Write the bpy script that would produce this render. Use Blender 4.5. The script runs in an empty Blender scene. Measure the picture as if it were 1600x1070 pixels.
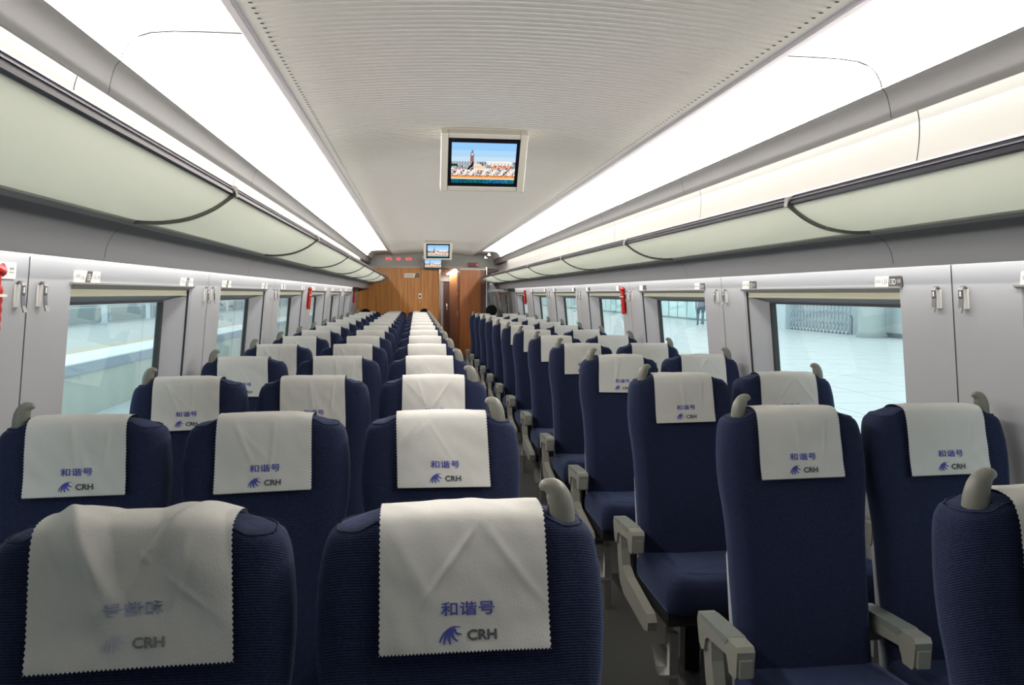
import bpy, bmesh, math, random
from mathutils import Vector, Matrix, noise
PI = math.pi
random.seed(7)
SC = bpy.context.scene
COL = SC.collection

# ---------------------------------------------------------------- camera
cd = bpy.data.cameras.new('camera')
cam = bpy.data.objects.new('camera', cd); COL.objects.link(cam)
FW = Vector((0.119437, 0.990984, -0.060704)); RT = Vector((0.992836, -0.119420, 0.003928)); UP = Vector((0.003356, 0.060738, 0.998148))
M4 = Matrix(((RT.x, UP.x, -FW.x, 0), (RT.y, UP.y, -FW.y, 0), (RT.z, UP.z, -FW.z, 1.5), (0, 0, 0, 1)))
cam.matrix_world = M4
cd.sensor_width = 36.0; cd.sensor_fit = 'HORIZONTAL'; cd.lens = 1244 / 1600 * 36
cd.clip_start = 0.05; cd.clip_end = 400
SC.camera = cam

# ---------------------------------------------------------------- world and exposure
w = bpy.data.worlds.new('sky'); SC.world = w; w.use_nodes = True
bgn = w.node_tree.nodes['Background']
bgn.inputs[0].default_value = (0.90, 0.97, 1.0, 1); bgn.inputs[1].default_value = 1.5
SC.view_settings.view_transform = 'Standard'; SC.view_settings.look = 'None'
SC.view_settings.gamma = 1.0; SC.view_settings.use_curve_mapping = False
SC.view_settings.exposure = 0.38
SC.cycles.max_bounces = 8; SC.cycles.diffuse_bounces = 5; SC.cycles.transparent_max_bounces = 16
SC.cycles.sample_clamp_indirect = 4.0

CX = 0.32                 # centre line of the coach
Y_NEAR, Y_END = -1.2, 15.3
Y_LIT = 0.5               # the lamps start here

# ---------------------------------------------------------------- lamps of the coach (strip lights in the slots, corridor strip) and an added alcove fill
def strip(name, x, y0, y1, z, aim, width, power, color=(1, 0.97, 0.92)):
    l = bpy.data.lights.new(name, 'AREA'); l.shape = 'RECTANGLE'; l.size = y1 - y0; l.size_y = width
    l.energy = power; l.color = color
    o = bpy.data.objects.new(name, l); COL.objects.link(o)
    zv = -Vector(aim).normalized(); xv = Vector((0, 1, 0)); yv = zv.cross(xv)
    o.matrix_world = Matrix(((xv.x, yv.x, zv.x, x), (xv.y, yv.y, zv.y, (y0 + y1) / 2), (xv.z, yv.z, zv.z, z), (0, 0, 0, 1)))
    return o
for s in (-1, 1):
    strip('rack_strip_light', CX + s * 1.198, Y_LIT, 13.9, 2.100, (s * 0.8, 0, -0.6), 0.025, 9)
    strip('window_strip_light', CX + s * 1.325, Y_LIT, 13.9, 1.634, (s * 1.0, 0, -0.6), 0.025, 17)
strip('corridor_light', 0.745, 15.7, 19.3, 1.945, (0, 0, -1), 0.03, 20)
strip('alcove_fill_light', 1.5, 15.6, 18.5, 1.97, (0, 0, -1), 0.1, 9, (1, 1, 1))  # fill light added to brighten the alcove behind the glass screen

# ---------------------------------------------------------------- materials
def mat(name, col, rough=0.5, metal=0.0, spec=0.5, sheen=0.0, noise_amt=0.0, noise_scale=40, bump=0.0):
    m = bpy.data.materials.new(name); m.use_nodes = True
    nt = m.node_tree; b = nt.nodes['Principled BSDF']
    b.inputs['Base Color'].default_value = (*col, 1); b.inputs['Roughness'].default_value = rough
    b.inputs['Metallic'].default_value = metal; b.inputs['Specular IOR Level'].default_value = spec
    if sheen: b.inputs['Sheen Weight'].default_value = sheen
    if noise_amt or bump:
        tc = nt.nodes.new('ShaderNodeTexCoord'); n = nt.nodes.new('ShaderNodeTexNoise')
        n.inputs['Scale'].default_value = noise_scale; n.inputs['Detail'].default_value = 4
        nt.links.new(tc.outputs['Object'], n.inputs['Vector'])
        if noise_amt:
            mx = nt.nodes.new('ShaderNodeMix'); mx.data_type = 'RGBA'
            mx.inputs[6].default_value = (*[c * (1 - noise_amt) for c in col], 1)
            mx.inputs[7].default_value = (*[min(1, c * (1 + noise_amt)) for c in col], 1)
            nt.links.new(n.outputs['Fac'], mx.inputs[0]); nt.links.new(mx.outputs[2], b.inputs['Base Color'])
        if bump:
            bp = nt.nodes.new('ShaderNodeBump'); bp.inputs['Strength'].default_value = bump; bp.inputs['Distance'].default_value = 0.002
            nt.links.new(n.outputs['Fac'], bp.inputs['Height']); nt.links.new(bp.outputs['Normal'], b.inputs['Normal'])
    return m
def emit(name, col, strength=1.0):
    m = bpy.data.materials.new(name); m.use_nodes = True; nt = m.node_tree
    nt.nodes.remove(nt.nodes['Principled BSDF'])
    e = nt.nodes.new('ShaderNodeEmission'); e.inputs[0].default_value = (*col, 1); e.inputs[1].default_value = strength
    nt.links.new(e.outputs[0], nt.nodes['Material Output'].inputs[0]); return m
def srgb(r, g, b):
    f = lambda c: (c / 255 / 12.92) if c <= 10 else ((c / 255 + 0.055) / 1.055) ** 2.4
    return (f(r), f(g), f(b))

def corduroy():
    m = bpy.data.materials.new('navy_corduroy'); m.use_nodes = True; nt = m.node_tree; L = nt.links
    b = nt.nodes['Principled BSDF']; b.inputs['Roughness'].default_value = 0.9; b.inputs['Specular IOR Level'].default_value = 0.15
    b.inputs['Sheen Weight'].default_value = 0.25; b.inputs['Sheen Roughness'].default_value = 0.4
    b.inputs['Sheen Tint'].default_value = (0.3, 0.42, 0.75, 1)
    tc = nt.nodes.new('ShaderNodeTexCoord'); sx = nt.nodes.new('ShaderNodeSeparateXYZ'); L.new(tc.outputs['Object'], sx.inputs[0])
    a = nt.nodes.new('ShaderNodeMath'); a.operation = 'MULTIPLY_ADD'; a.inputs[1].default_value = 0.6
    L.new(sx.outputs['Y'], a.inputs[0]); L.new(sx.outputs['Z'], a.inputs[2])
    n0 = nt.nodes.new('ShaderNodeTexNoise'); n0.inputs['Scale'].default_value = 14; L.new(tc.outputs['Object'], n0.inputs['Vector'])
    a2 = nt.nodes.new('ShaderNodeMath'); a2.operation = 'MULTIPLY_ADD'; a2.inputs[1].default_value = 0.004
    L.new(n0.outputs['Fac'], a2.inputs[0]); L.new(a.outputs[0], a2.inputs[2])
    k = nt.nodes.new('ShaderNodeMath'); k.operation = 'MULTIPLY'; k.inputs[1].default_value = 2 * PI / 0.0044; L.new(a2.outputs[0], k.inputs[0])
    s = nt.nodes.new('ShaderNodeMath'); s.operation = 'SINE'; L.new(k.outputs[0], s.inputs[0])
    n1 = nt.nodes.new('ShaderNodeTexNoise'); n1.inputs['Scale'].default_value = 220; n1.inputs['Detail'].default_value = 3
    L.new(tc.outputs['Object'], n1.inputs['Vector'])
    h = nt.nodes.new('ShaderNodeMath'); h.operation = 'MULTIPLY_ADD'; h.inputs[1].default_value = 0.30; L.new(s.outputs[0], h.inputs[0]); L.new(n1.outputs['Fac'], h.inputs[2])
    cr = nt.nodes.new('ShaderNodeValToRGB'); L.new(h.outputs[0], cr.inputs[0])
    e = cr.color_ramp.elements; e[0].position = 0.20; e[0].color = (0.006, 0.008, 0.020, 1); e[1].position = 0.90; e[1].color = (0.018, 0.0255, 0.068, 1)
    L.new(cr.outputs[0], b.inputs['Base Color'])
    bp = nt.nodes.new('ShaderNodeBump'); bp.inputs['Strength'].default_value = 0.5; bp.inputs['Distance'].default_value = 0.0015
    L.new(h.outputs[0], bp.inputs['Height']); L.new(bp.outputs['Normal'], b.inputs['Normal'])
    return m
def wood(name, c0, c1):
    m = bpy.data.materials.new(name); m.use_nodes = True; nt = m.node_tree; L = nt.links
    b = nt.nodes['Principled BSDF']; b.inputs['Roughness'].default_value = 0.38
    tc = nt.nodes.new('ShaderNodeTexCoord'); mp = nt.nodes.new('ShaderNodeMapping'); mp.inputs['Scale'].default_value = (9, 9, 0.35)
    L.new(tc.outputs['Object'], mp.inputs[0])
    n = nt.nodes.new('ShaderNodeTexNoise'); n.inputs['Scale'].default_value = 5; n.inputs['Detail'].default_value = 6; n.inputs['Distortion'].default_value = 0.4
    L.new(mp.outputs[0], n.inputs['Vector'])
    cr = nt.nodes.new('ShaderNodeValToRGB'); cr.color_ramp.elements[0].position = 0.3; cr.color_ramp.elements[1].position = 0.7
    cr.color_ramp.elements[0].color = (*c0, 1); cr.color_ramp.elements[1].color = (*c1, 1)
    L.new(n.outputs['Fac'], cr.inputs[0]); L.new(cr.outputs[0], b.inputs['Base Color']); return m
def glass(name, tint, refl=0.9, base=0.0):
    m = bpy.data.materials.new(name); m.use_nodes = True; nt = m.node_tree; L = nt.links
    nt.nodes.remove(nt.nodes['Principled BSDF'])
    t = nt.nodes.new('ShaderNodeBsdfTransparent'); t.inputs[0].default_value = (*tint, 1)
    g = nt.nodes.new('ShaderNodeBsdfGlossy'); g.inputs['Roughness'].default_value = 0.01
    fr = nt.nodes.new('ShaderNodeLayerWeight'); fr.inputs[0].default_value = 0.5
    pw = nt.nodes.new('ShaderNodeMath'); pw.operation = 'POWER'; pw.inputs[1].default_value = 5; L.new(fr.outputs['Facing'], pw.inputs[0])
    k = nt.nodes.new('ShaderNodeMath'); k.operation = 'MULTIPLY_ADD'; k.inputs[1].default_value = refl; k.inputs[2].default_value = base + 0.04
    L.new(pw.outputs[0], k.inputs[0])
    mx = nt.nodes.new('ShaderNodeMixShader'); L.new(k.outputs[0], mx.inputs[0]); L.new(t.outputs[0], mx.inputs[1]); L.new(g.outputs[0], mx.inputs[2])
    L.new(mx.outputs[0], nt.nodes['Material Output'].inputs[0]); return m
def frosted(name, col, trans):
    m = bpy.data.materials.new(name); m.use_nodes = True; nt = m.node_tree; L = nt.links
    nt.nodes.remove(nt.nodes['Principled BSDF'])
    d = nt.nodes.new('ShaderNodeBsdfDiffuse'); d.inputs[0].default_value = (*col, 1)
    t = nt.nodes.new('ShaderNodeBsdfTranslucent'); t.inputs[0].default_value = (*col, 1)
    g = nt.nodes.new('ShaderNodeBsdfGlossy'); g.inputs['Roughness'].default_value = 0.3
    mx = nt.nodes.new('ShaderNodeMixShader'); mx.inputs[0].default_value = trans; L.new(d.outputs[0], mx.inputs[1]); L.new(t.outputs[0], mx.inputs[2])
    m2 = nt.nodes.new('ShaderNodeMixShader'); m2.inputs[0].default_value = 0.05; L.new(mx.outputs[0], m2.inputs[1]); L.new(g.outputs[0], m2.inputs[2])
    L.new(m2.outputs[0], nt.nodes['Material Output'].inputs[0]); return m

M = dict(
    fabric=corduroy(),
    cloth=mat('cover_cloth', (0.48, 0.475, 0.455), 0.95, spec=0.1, noise_amt=0.03, noise_scale=300, bump=0.25),
    print_blue=mat('print_blue', srgb(70, 76, 150), 0.9, spec=0.1), print_grey=mat('print_grey', srgb(82, 84, 88), 0.9, spec=0.1),
    print_faint=mat('print_faint_blue', srgb(146, 152, 176), 0.95, spec=0.1), print_faint_grey=mat('print_faint_grey', srgb(122, 121, 116), 0.95, spec=0.1),
    print_palest=mat('print_palest', srgb(172, 174, 180), 0.95, spec=0.1),
    piping=mat('piping_navy', (0.016, 0.021, 0.050), 0.8, spec=0.2, noise_amt=0.5, noise_scale=400),
    hook=mat('hook_steel', (0.34, 0.34, 0.35), 0.22, 1.0),
    handle=mat('handle_grey', srgb(108, 108, 100), 0.45, spec=0.4, noise_amt=0.03, noise_scale=60),
    dark_hole=mat('dark_recess', (0.01, 0.01, 0.01), 0.8),
    arm=mat('armrest_grey', srgb(124, 124, 116), 0.4), arm_pad=mat('armrest_pad_grey', srgb(104, 110, 105), 0.6),
    dark_metal=mat('dark_metal', (0.03, 0.03, 0.033), 0.45, 0.6), steel=mat('satin_steel', (0.45, 0.45, 0.44), 0.35, 0.9),
    chrome=mat('chrome', (0.72, 0.72, 0.72), 0.16, 1.0), shell=mat('back_shell_grey', srgb(150, 152, 158), 0.5),
    wall=mat('wall_pearl', (0.345, 0.352, 0.37), 0.42, spec=0.4, noise_amt=0.015, noise_scale=200),
    jamb=mat('jamb_grey', (0.35, 0.355, 0.38), 0.5), seam=mat('seam_dark', (0.035, 0.035, 0.035), 0.9, spec=0.0),
    ledge=mat('ledge_grey', (0.34, 0.335, 0.33), 0.5), blind=mat('blind_beige', srgb(186, 186, 164), 0.6), blind_bar=mat('blind_bar', srgb(205, 204, 180), 0.5),
    gasket=mat('gasket', (0.012, 0.014, 0.015), 0.4),
    white=mat('panel_white', (0.49, 0.48, 0.46), 0.5, spec=0.3), rib=mat('ceiling_ribbed', (0.88, 0.865, 0.83), 0.5, spec=0.3),
    band=mat('band_grey', (0.125, 0.125, 0.13), 0.5), cove=mat('cove_grey', (0.215, 0.22, 0.235), 0.55, noise_amt=0.03, noise_scale=120),
    rail_dark=mat('rail_black', (0.010, 0.010, 0.022), 0.35, spec=0.25), rail_metal=mat('rail_metal', (0.42, 0.40, 0.46), 0.3, 0.8), trimm=mat('ceiling_trim_metal', (0.30, 0.29, 0.33), 0.4, 0.5),
    rack_glass=frosted('rack_frosted_glass', (0.62, 0.645, 0.60), 0.55), rack_ledge=mat('rack_ledge_grey', (0.42, 0.43, 0.40), 0.5), bracket=mat('bracket_dark', (0.16, 0.155, 0.14), 0.35, 0.6),
    pane=glass('window_glass', (0.90, 0.96, 0.96)), screen_pane=glass('screen_glass', (0.80, 0.86, 0.86), 1.0, 0.12),
    floor=mat('floor_vinyl', (0.044, 0.044, 0.040), 0.55, noise_amt=0.35, noise_scale=350), skirt=mat('skirting_grey', (0.10, 0.10, 0.10), 0.5),
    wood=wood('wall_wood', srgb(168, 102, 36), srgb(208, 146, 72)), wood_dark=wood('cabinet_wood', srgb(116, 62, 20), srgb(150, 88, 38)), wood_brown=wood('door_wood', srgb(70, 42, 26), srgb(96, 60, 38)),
    wood_lit=wood('corridor_wood_lit', srgb(190, 120, 56), srgb(216, 148, 84)),  # lighter orange carries the corridor lamp's light in the wood colour
    bulkhead=mat('bulkhead_glass', (0.30, 0.305, 0.28), 0.28, spec=0.35), beam=mat('beam_grey', (0.42, 0.41, 0.38), 0.5),
    tv=mat('tv_frame', srgb(190, 188, 178), 0.4), tv_black=mat('tv_bezel', (0.006, 0.006, 0.012), 0.25),
    red=mat('hammer_red', srgb(176, 24, 16), 0.4), red_dark=mat('hammer_red_dark', srgb(120, 14, 14), 0.5), white_plastic=mat('white_plastic', (0.80, 0.79, 0.74), 0.4),
    label=mat('label_cream', (0.82, 0.81, 0.76), 0.4), label_dark=mat('label_dark', srgb(78, 76, 76), 0.4), ink=mat('label_ink', srgb(150, 146, 140), 0.6),
    skin=mat('skin', srgb(196, 150, 122), 0.6), hair=mat('hair_black', (0.004, 0.004, 0.004), 0.8, spec=0.1, noise_amt=0.3, noise_scale=90),
    coat_g=mat('coat_greygreen', srgb(110, 124, 112), 0.9), coat_b=mat('coat_slate', srgb(116, 132, 146), 0.9), coat_n=mat('coat_navy', srgb(84, 100, 118), 0.9), trousers=mat('trousers_grey', srgb(96, 112, 126), 0.9), shoe=mat('shoe_dark', (0.03, 0.03, 0.03), 0.6),
)
LAMP = bpy.data.materials.new('lamp_diffuser'); LAMP.use_nodes = True
_b = LAMP.node_tree.nodes['Principled BSDF']; _b.inputs['Base Color'].default_value = (0.80, 0.79, 0.77, 1); _b.inputs['Roughness'].default_value = 0.5
_b.inputs['Emission Color'].default_value = (1, 0.935, 0.875, 1); _b.inputs['Emission Strength'].default_value = 0.30

LAMP_EDGE = LAMP.copy(); LAMP_EDGE.name = 'lamp_diffuser_boosted'; LAMP_EDGE.node_tree.nodes['Principled BSDF'].inputs['Emission Strength'].default_value = 37.0  # diffuser copy with boosted emission, added to brighten the ribbed ceiling
# ---------------------------------------------------------------- mesh helpers
class MB:
    def __init__(s): s.v = []; s.f = []; s.m = []; s.sm = []
    def add(s, vs, fs, m=0, smooth=False):
        o = len(s.v); s.v += [tuple(p) for p in vs]
        for f in fs: s.f.append(tuple(i + o for i in f)); s.m.append(m); s.sm.append(smooth)
        return s
    def box(s, x0, x1, y0, y1, z0, z1, m=0):
        vs = [(x, y, z) for x in (x0, x1) for y in (y0, y1) for z in (z0, z1)]
        return s.add(vs, [(0, 1, 3, 2), (4, 6, 7, 5), (0, 4, 5, 1), (2, 3, 7, 6), (0, 2, 6, 4), (1, 5, 7, 3)], m)
    def prism(s, poly, axis, a, b, m=0, smooth=False):
        """poly: list of 2D points; axis 'x' -> (y,z), 'y' -> (x,z), 'z' -> (x,y)"""
        put = {'x': lambda p, t: (t, p[0], p[1]), 'y': lambda p, t: (p[0], t, p[1]), 'z': lambda p, t: (p[0], p[1], t)}[axis]
        n = len(poly); vs = [put(p, a) for p in poly] + [put(p, b) for p in poly]
        s.add(vs, [(i, (i + 1) % n, n + (i + 1) % n, n + i) for i in range(n)], m, smooth)
        s.add(vs, [tuple(range(n - 1, -1, -1)), tuple(range(n, 2 * n))], m); return s
    def sheet(s, prof, y0, y1, m=0, smooth=True, ny=1):
        """profile of (x,z) points swept along Y (open surface)"""
        n = len(prof); vs = []
        for j in range(ny + 1):
            y = y0 + (y1 - y0) * j / ny; vs += [(p[0], y, p[1]) for p in prof]
        fs = [(j * n + i, j * n + i + 1, (j + 1) * n + i + 1, (j + 1) * n + i) for j in range(ny) for i in range(n - 1)]
        return s.add(vs, fs, m, smooth)
    def loft(s, rings, m=0, smooth=True, cap0=True, cap1=True, closed=True):
        n = len(rings[0]); vs = [p for r in rings for p in r]; fs = []
        for j in range(len(rings) - 1):
            for i in range(n if closed else n - 1):
                k = (i + 1) % n; fs.append((j * n + i, j * n + k, (j + 1) * n + k, (j + 1) * n + i))
        s.add(vs, fs, m, smooth)
        if cap0: s.add(rings[0], [tuple(range(n - 1, -1, -1))], m)
        if cap1: s.add(rings[-1], [tuple(range(n))], m)
        return s
    def tube(s, pts, rad, seg=10, m=0, sq=1.0, up=Vector((0, 1, 0)), caps=True):
        pts = [Vector(p) for p in pts]; rings = []
        for i, p in enumerate(pts):
            t = (pts[min(i + 1, len(pts) - 1)] - pts[max(i - 1, 0)]).normalized()
            u = up if abs(t.dot(up)) < 0.95 else Vector((1, 0, 0))
            a = t.cross(u).normalized(); b = a.cross(t).normalized()
            r = rad[i] if isinstance(rad, (list, tuple)) else rad
            rings.append([tuple(p + a * r * math.cos(2 * PI * k / seg) + b * r * sq * math.sin(2 * PI * k / seg)) for k in range(seg)])
        return s.loft(rings, m, True, caps, caps)
    def xform(s, mx):
        s.v = [tuple(mx @ Vector(p)) for p in s.v]; return s
    def mesh(s, name, mats):
        me = bpy.data.meshes.new(name); me.from_pydata(s.v, [], s.f)
        for m in (mats if isinstance(mats, (list, tuple)) else [mats]): me.materials.append(m)
        me.polygons.foreach_set('material_index', s.m); me.polygons.foreach_set('use_smooth', s.sm)
        bm = bmesh.new(); bm.from_mesh(me); bmesh.ops.recalc_face_normals(bm, faces=bm.faces); bm.to_mesh(me); bm.free()
        me.update(); return me
    def build(s, name, mats, parent=None, loc=None, bevel=0.0):
        o = bpy.data.objects.new(name, s.mesh(name, mats)); COL.objects.link(o)
        if parent: o.parent = parent
        if loc: o.location = loc
        if bevel:
            b = o.modifiers.new('bevel', 'BEVEL'); b.width = bevel; b.segments = 2; b.limit_method = 'ANGLE'; b.angle_limit = 0.7
        return o
def tag(o, label, cat, group=None):
    o['label'] = label; o['category'] = cat
    if group: o['group'] = group
    return o
def thing(name, label, cat, loc=(0, 0, 0), rz=0, group=None):
    o = bpy.data.objects.new(name, None); COL.objects.link(o); o.location = loc; o.rotation_euler = (0, 0, rz); o.empty_display_size = 0.1
    return tag(o, label, cat, group)
def struct(o): o['kind'] = 'structure'; return o
def copy_tree(o, parent=None):
    c = o.copy(); COL.objects.link(c); c.parent = parent
    for ch in o.children: copy_tree(ch, c)
    return c
def arc(cx, cz, r, a0, a1, n):
    return [(cx + r * math.cos(math.radians(a0 + (a1 - a0) * i / n)), cz + r * math.sin(math.radians(a0 + (a1 - a0) * i / n))) for i in range(n + 1)]
def smooth(pts, k=4):
    """Catmull-Rom through 2D/3D points"""
    P = [Vector(p) for p in pts]; out = []
    for i in range(len(P) - 1):
        p0, p1, p2, p3 = P[max(i - 1, 0)], P[i], P[i + 1], P[min(i + 2, len(P) - 1)]
        for j in range(k):
            t = j / k
            out.append(0.5 * ((2 * p1) + (p2 - p0) * t + (2 * p0 - 5 * p1 + 4 * p2 - p3) * t * t + (3 * p1 - p0 - 3 * p2 + p3) * t ** 3))
    out.append(P[-1]); return out
def text_mesh(body, size, offset=0.0):
    """2D outline text -> (verts, faces), centred on its own box, x right and y up"""
    cu = bpy.data.curves.new('t', 'FONT'); cu.body = body; cu.size = size; cu.offset = offset; cu.resolution_u = 3
    o = bpy.data.objects.new('t', cu); COL.objects.link(o)
    dg = bpy.context.evaluated_depsgraph_get(); me = bpy.data.meshes.new_from_object(o.evaluated_get(dg))
    v = [tuple(p.co) for p in me.vertices]; f = [tuple(p.vertices) for p in me.polygons]
    bpy.data.objects.remove(o); bpy.data.curves.remove(cu); bpy.data.meshes.remove(me)
    if not v: return [], []
    x0, x1 = min(p[0] for p in v), max(p[0] for p in v); y0, y1 = min(p[1] for p in v), max(p[1] for p in v)
    return [((p[0] - (x0 + x1) / 2), (p[1] - (y0 + y1) / 2)) for p in v], f
def fit_text(body, wd, ht, offset=0.0):
    v, f = text_mesh(body, 1.0, offset)
    if not v: return [], []
    W = max(p[0] for p in v) * 2; H = max(p[1] for p in v) * 2
    return [(p[0] / W * wd, p[1] / H * ht) for p in v], f
def wall_a(z): return 1.40 + 0.1 * (1.6 - z)      # half width of the coach at height z

# ================================================================ SETTING
# ---- floor
struct(MB().box(CX - 1.6, CX + 1.6, Y_NEAR, 19.8, -0.06, 0.0).build('floor', M['floor']))

# ---- ceiling: ribbed middle panel with slot ends
def ceil_z(a): return 2.233 + 0.055 * (1 - (a / 0.788) ** 2)
c = MB(); HW = 0.775; pitch = 0.0395
xs = [-HW, -0.742] + [-0.735 + 1.47 * i / 14 for i in range(15)] + [0.742, HW]
y = Y_NEAR; rows = []
while y < Y_END:
    for t, d in ((0.0, 0), (0.42, 0), (0.56, 1), (0.72, 1), (0.86, 0)):
        rows.append((y + t * pitch, d))
    y += pitch
vs = []
for yy, d in rows:
    for x in xs: vs.append((CX + x, yy, ceil_z(x) + (0.008 * d if abs(x) < 0.74 else 0)))
n = len(xs)
c.add(vs, [(j * n + i, j * n + i + 1, (j + 1) * n + i + 1, (j + 1) * n + i) for j in range(len(rows) - 1) for i in range(n - 1)], 0, False)
y = Y_NEAR
while y < 13:
    for s in (-1, 1):
        cyl = [(CX + s * 0.737 + 0.0065 * math.cos(k * PI / 4), y + pitch * 0.64 + 0.0055 * math.sin(k * PI / 4), ceil_z(0.737) - 0.0012) for k in range(8)]
        c.add(cyl, [tuple(range(8))], 1)
    y += pitch
struct(c.build('ceiling', [M['rib'], M['dark_hole']]))
# thin metal trims on both sides of the middle panel
for k, s in enumerate((-1, 1)):
    t = MB().prism([(CX + s * 0.772, 2.222), (CX + s * 0.800, 2.222), (CX + s * 0.800, 2.250), (CX + s * 0.772, 2.250)], 'y', Y_NEAR, Y_END)
    struct(t.build('trim_%d' % (1 + k), M['trimm'], bevel=0.003))
# ---- side ceilings: luminous panels (a lamp per side, panels butt at the joints), grey band, rack back wall, cove
JOINTS = [2.40 + 1.963 * k for k in range(-2, 7)]
for s, side in ((-1, 'left'), (1, 'right')):
    prof = [(0.800, 2.240), (0.90, 2.240), (1.00, 2.238), (1.06, 2.232), (1.095, 2.220), (1.120, 2.200), (1.137, 2.172), (1.142, 2.152)]
    lamp = thing('ceiling_light', 'long glowing white ceiling panel light on the %s side' % side, 'light', (CX + s * 0.98, 5, 2.2), 0, None)
    ys = [Y_LIT] + [j for j in JOINTS if Y_LIT + 0.2 < j < 13.8] + [13.9]
    for y0, y1 in zip(ys[:-1], ys[1:]):
        d = MB().sheet([(CX + s * a, z) for a, z in prof[:5]], y0 + 0.005, y1 - 0.005)
        o = d.build('diffuser_panel', LAMP); o.parent = lamp; o.matrix_parent_inverse = Matrix.Translation((-(CX + s * 0.98), -5, -2.2))
        d = MB().sheet([(CX + s * a, z) for a, z in prof[4:]], y0 + 0.005, y1 - 0.005)  # outer edge of the panel, split off as the stronger emitter
        o = d.build('boosted_edge', LAMP_EDGE); o.parent = lamp; o.matrix_parent_inverse = Matrix.Translation((-(CX + s * 0.98), -5, -2.2))
    # backing behind the joints, so they read as thin lines, and the unlit end piece
    ys = [Y_NEAR] + ys
    bk = MB().sheet([(CX + s * a, z + 0.004) for a, z in prof], Y_LIT, 13.9, 0)
    bk.sheet([(CX + s * a, z) for a, z in prof], Y_NEAR, Y_LIT, 1)
    bk.sheet([(CX + s * a, z) for a, z in prof], 13.9, Y_END, 1)
    roundp = [(1.142, 2.152), (1.150, 2.145), (1.156, 2.138), (1.162, 2.125), (1.168, 2.105), (1.173, 2.085), (1.177, 2.062), (1.186, 2.058), (1.190, 2.066), (1.186, 2.12), (1.215, 2.14), (1.25, 2.13)]
    for y0, y1 in zip(ys[:-1], ys[1:]): bk.sheet([(CX + s * a, z) for a, z in roundp], y0 + 0.002, y1 - 0.002, 2)
    bk.sheet([(CX + s * a, z) for a, z in roundp], 13.9, Y_END, 2)
    bk.sheet([(CX + s * (a + 0.003), z + 0.001) for a, z in roundp[:7]], Y_NEAR, 13.9, 0)
    back = smooth([(1.25, 2.13), (1.272, 2.06), (1.272, 1.96), (1.25, 1.85), (1.20, 1.75), (1.14, 1.700)], 4)
    for y0, y1 in zip(ys[:-1], ys[1:]): bk.sheet([(CX + s * p.x, p.y) for p in back], y0 + 0.0025, y1 - 0.0025, 1)
    bk.sheet([(CX + s * p.x, p.y) for p in back], 13.9, Y_END, 1)
    bk.sheet([(CX + s * (p.x + 0.006), p.y + 0.003) for p in back], Y_NEAR, 13.9, 0)
    struct(bk.build('ceiling_side_%s' % side, [M['seam'], M['white'], M['band']]))
    # dark cove panel over the windows
    cp = smooth([(1.128, 1.695), (1.165, 1.675), (1.190, 1.640), (1.203, 1.590)], 5)
    cv = MB()
    for y0, y1 in zip(ys[:-1], ys[1:]): cv.sheet([(CX + s * p.x, p.y) for p in cp], y0 + 0.0015, y1 - 0.0015)
    cv.sheet([(CX + s * p.x, p.y) for p in cp], 13.9, Y_END)
    cv.sheet([(CX + s * (p.x + 0.003), p.y + 0.001) for p in cp], Y_NEAR, Y_END, 1)
    cv.prism([(CX + s * 1.203, 1.590), (CX + s * 1.213, 1.590), (CX + s * 1.205, 1.640)], 'y', Y_NEAR, 13.9, 0)
    cv.sheet([(CX + s * 1.14, 1.705), (CX + s * 1.42, 1.705)], Y_NEAR, Y_END, 0)
    if True: cv.sheet([(CX + s * 1.203, 1.590), (CX + s * wall_a(1.59), 1.590)], 13.9, Y_END, 0)
    struct(cv.build('cove_%s' % side, [M['cove'], M['seam']]))

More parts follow.
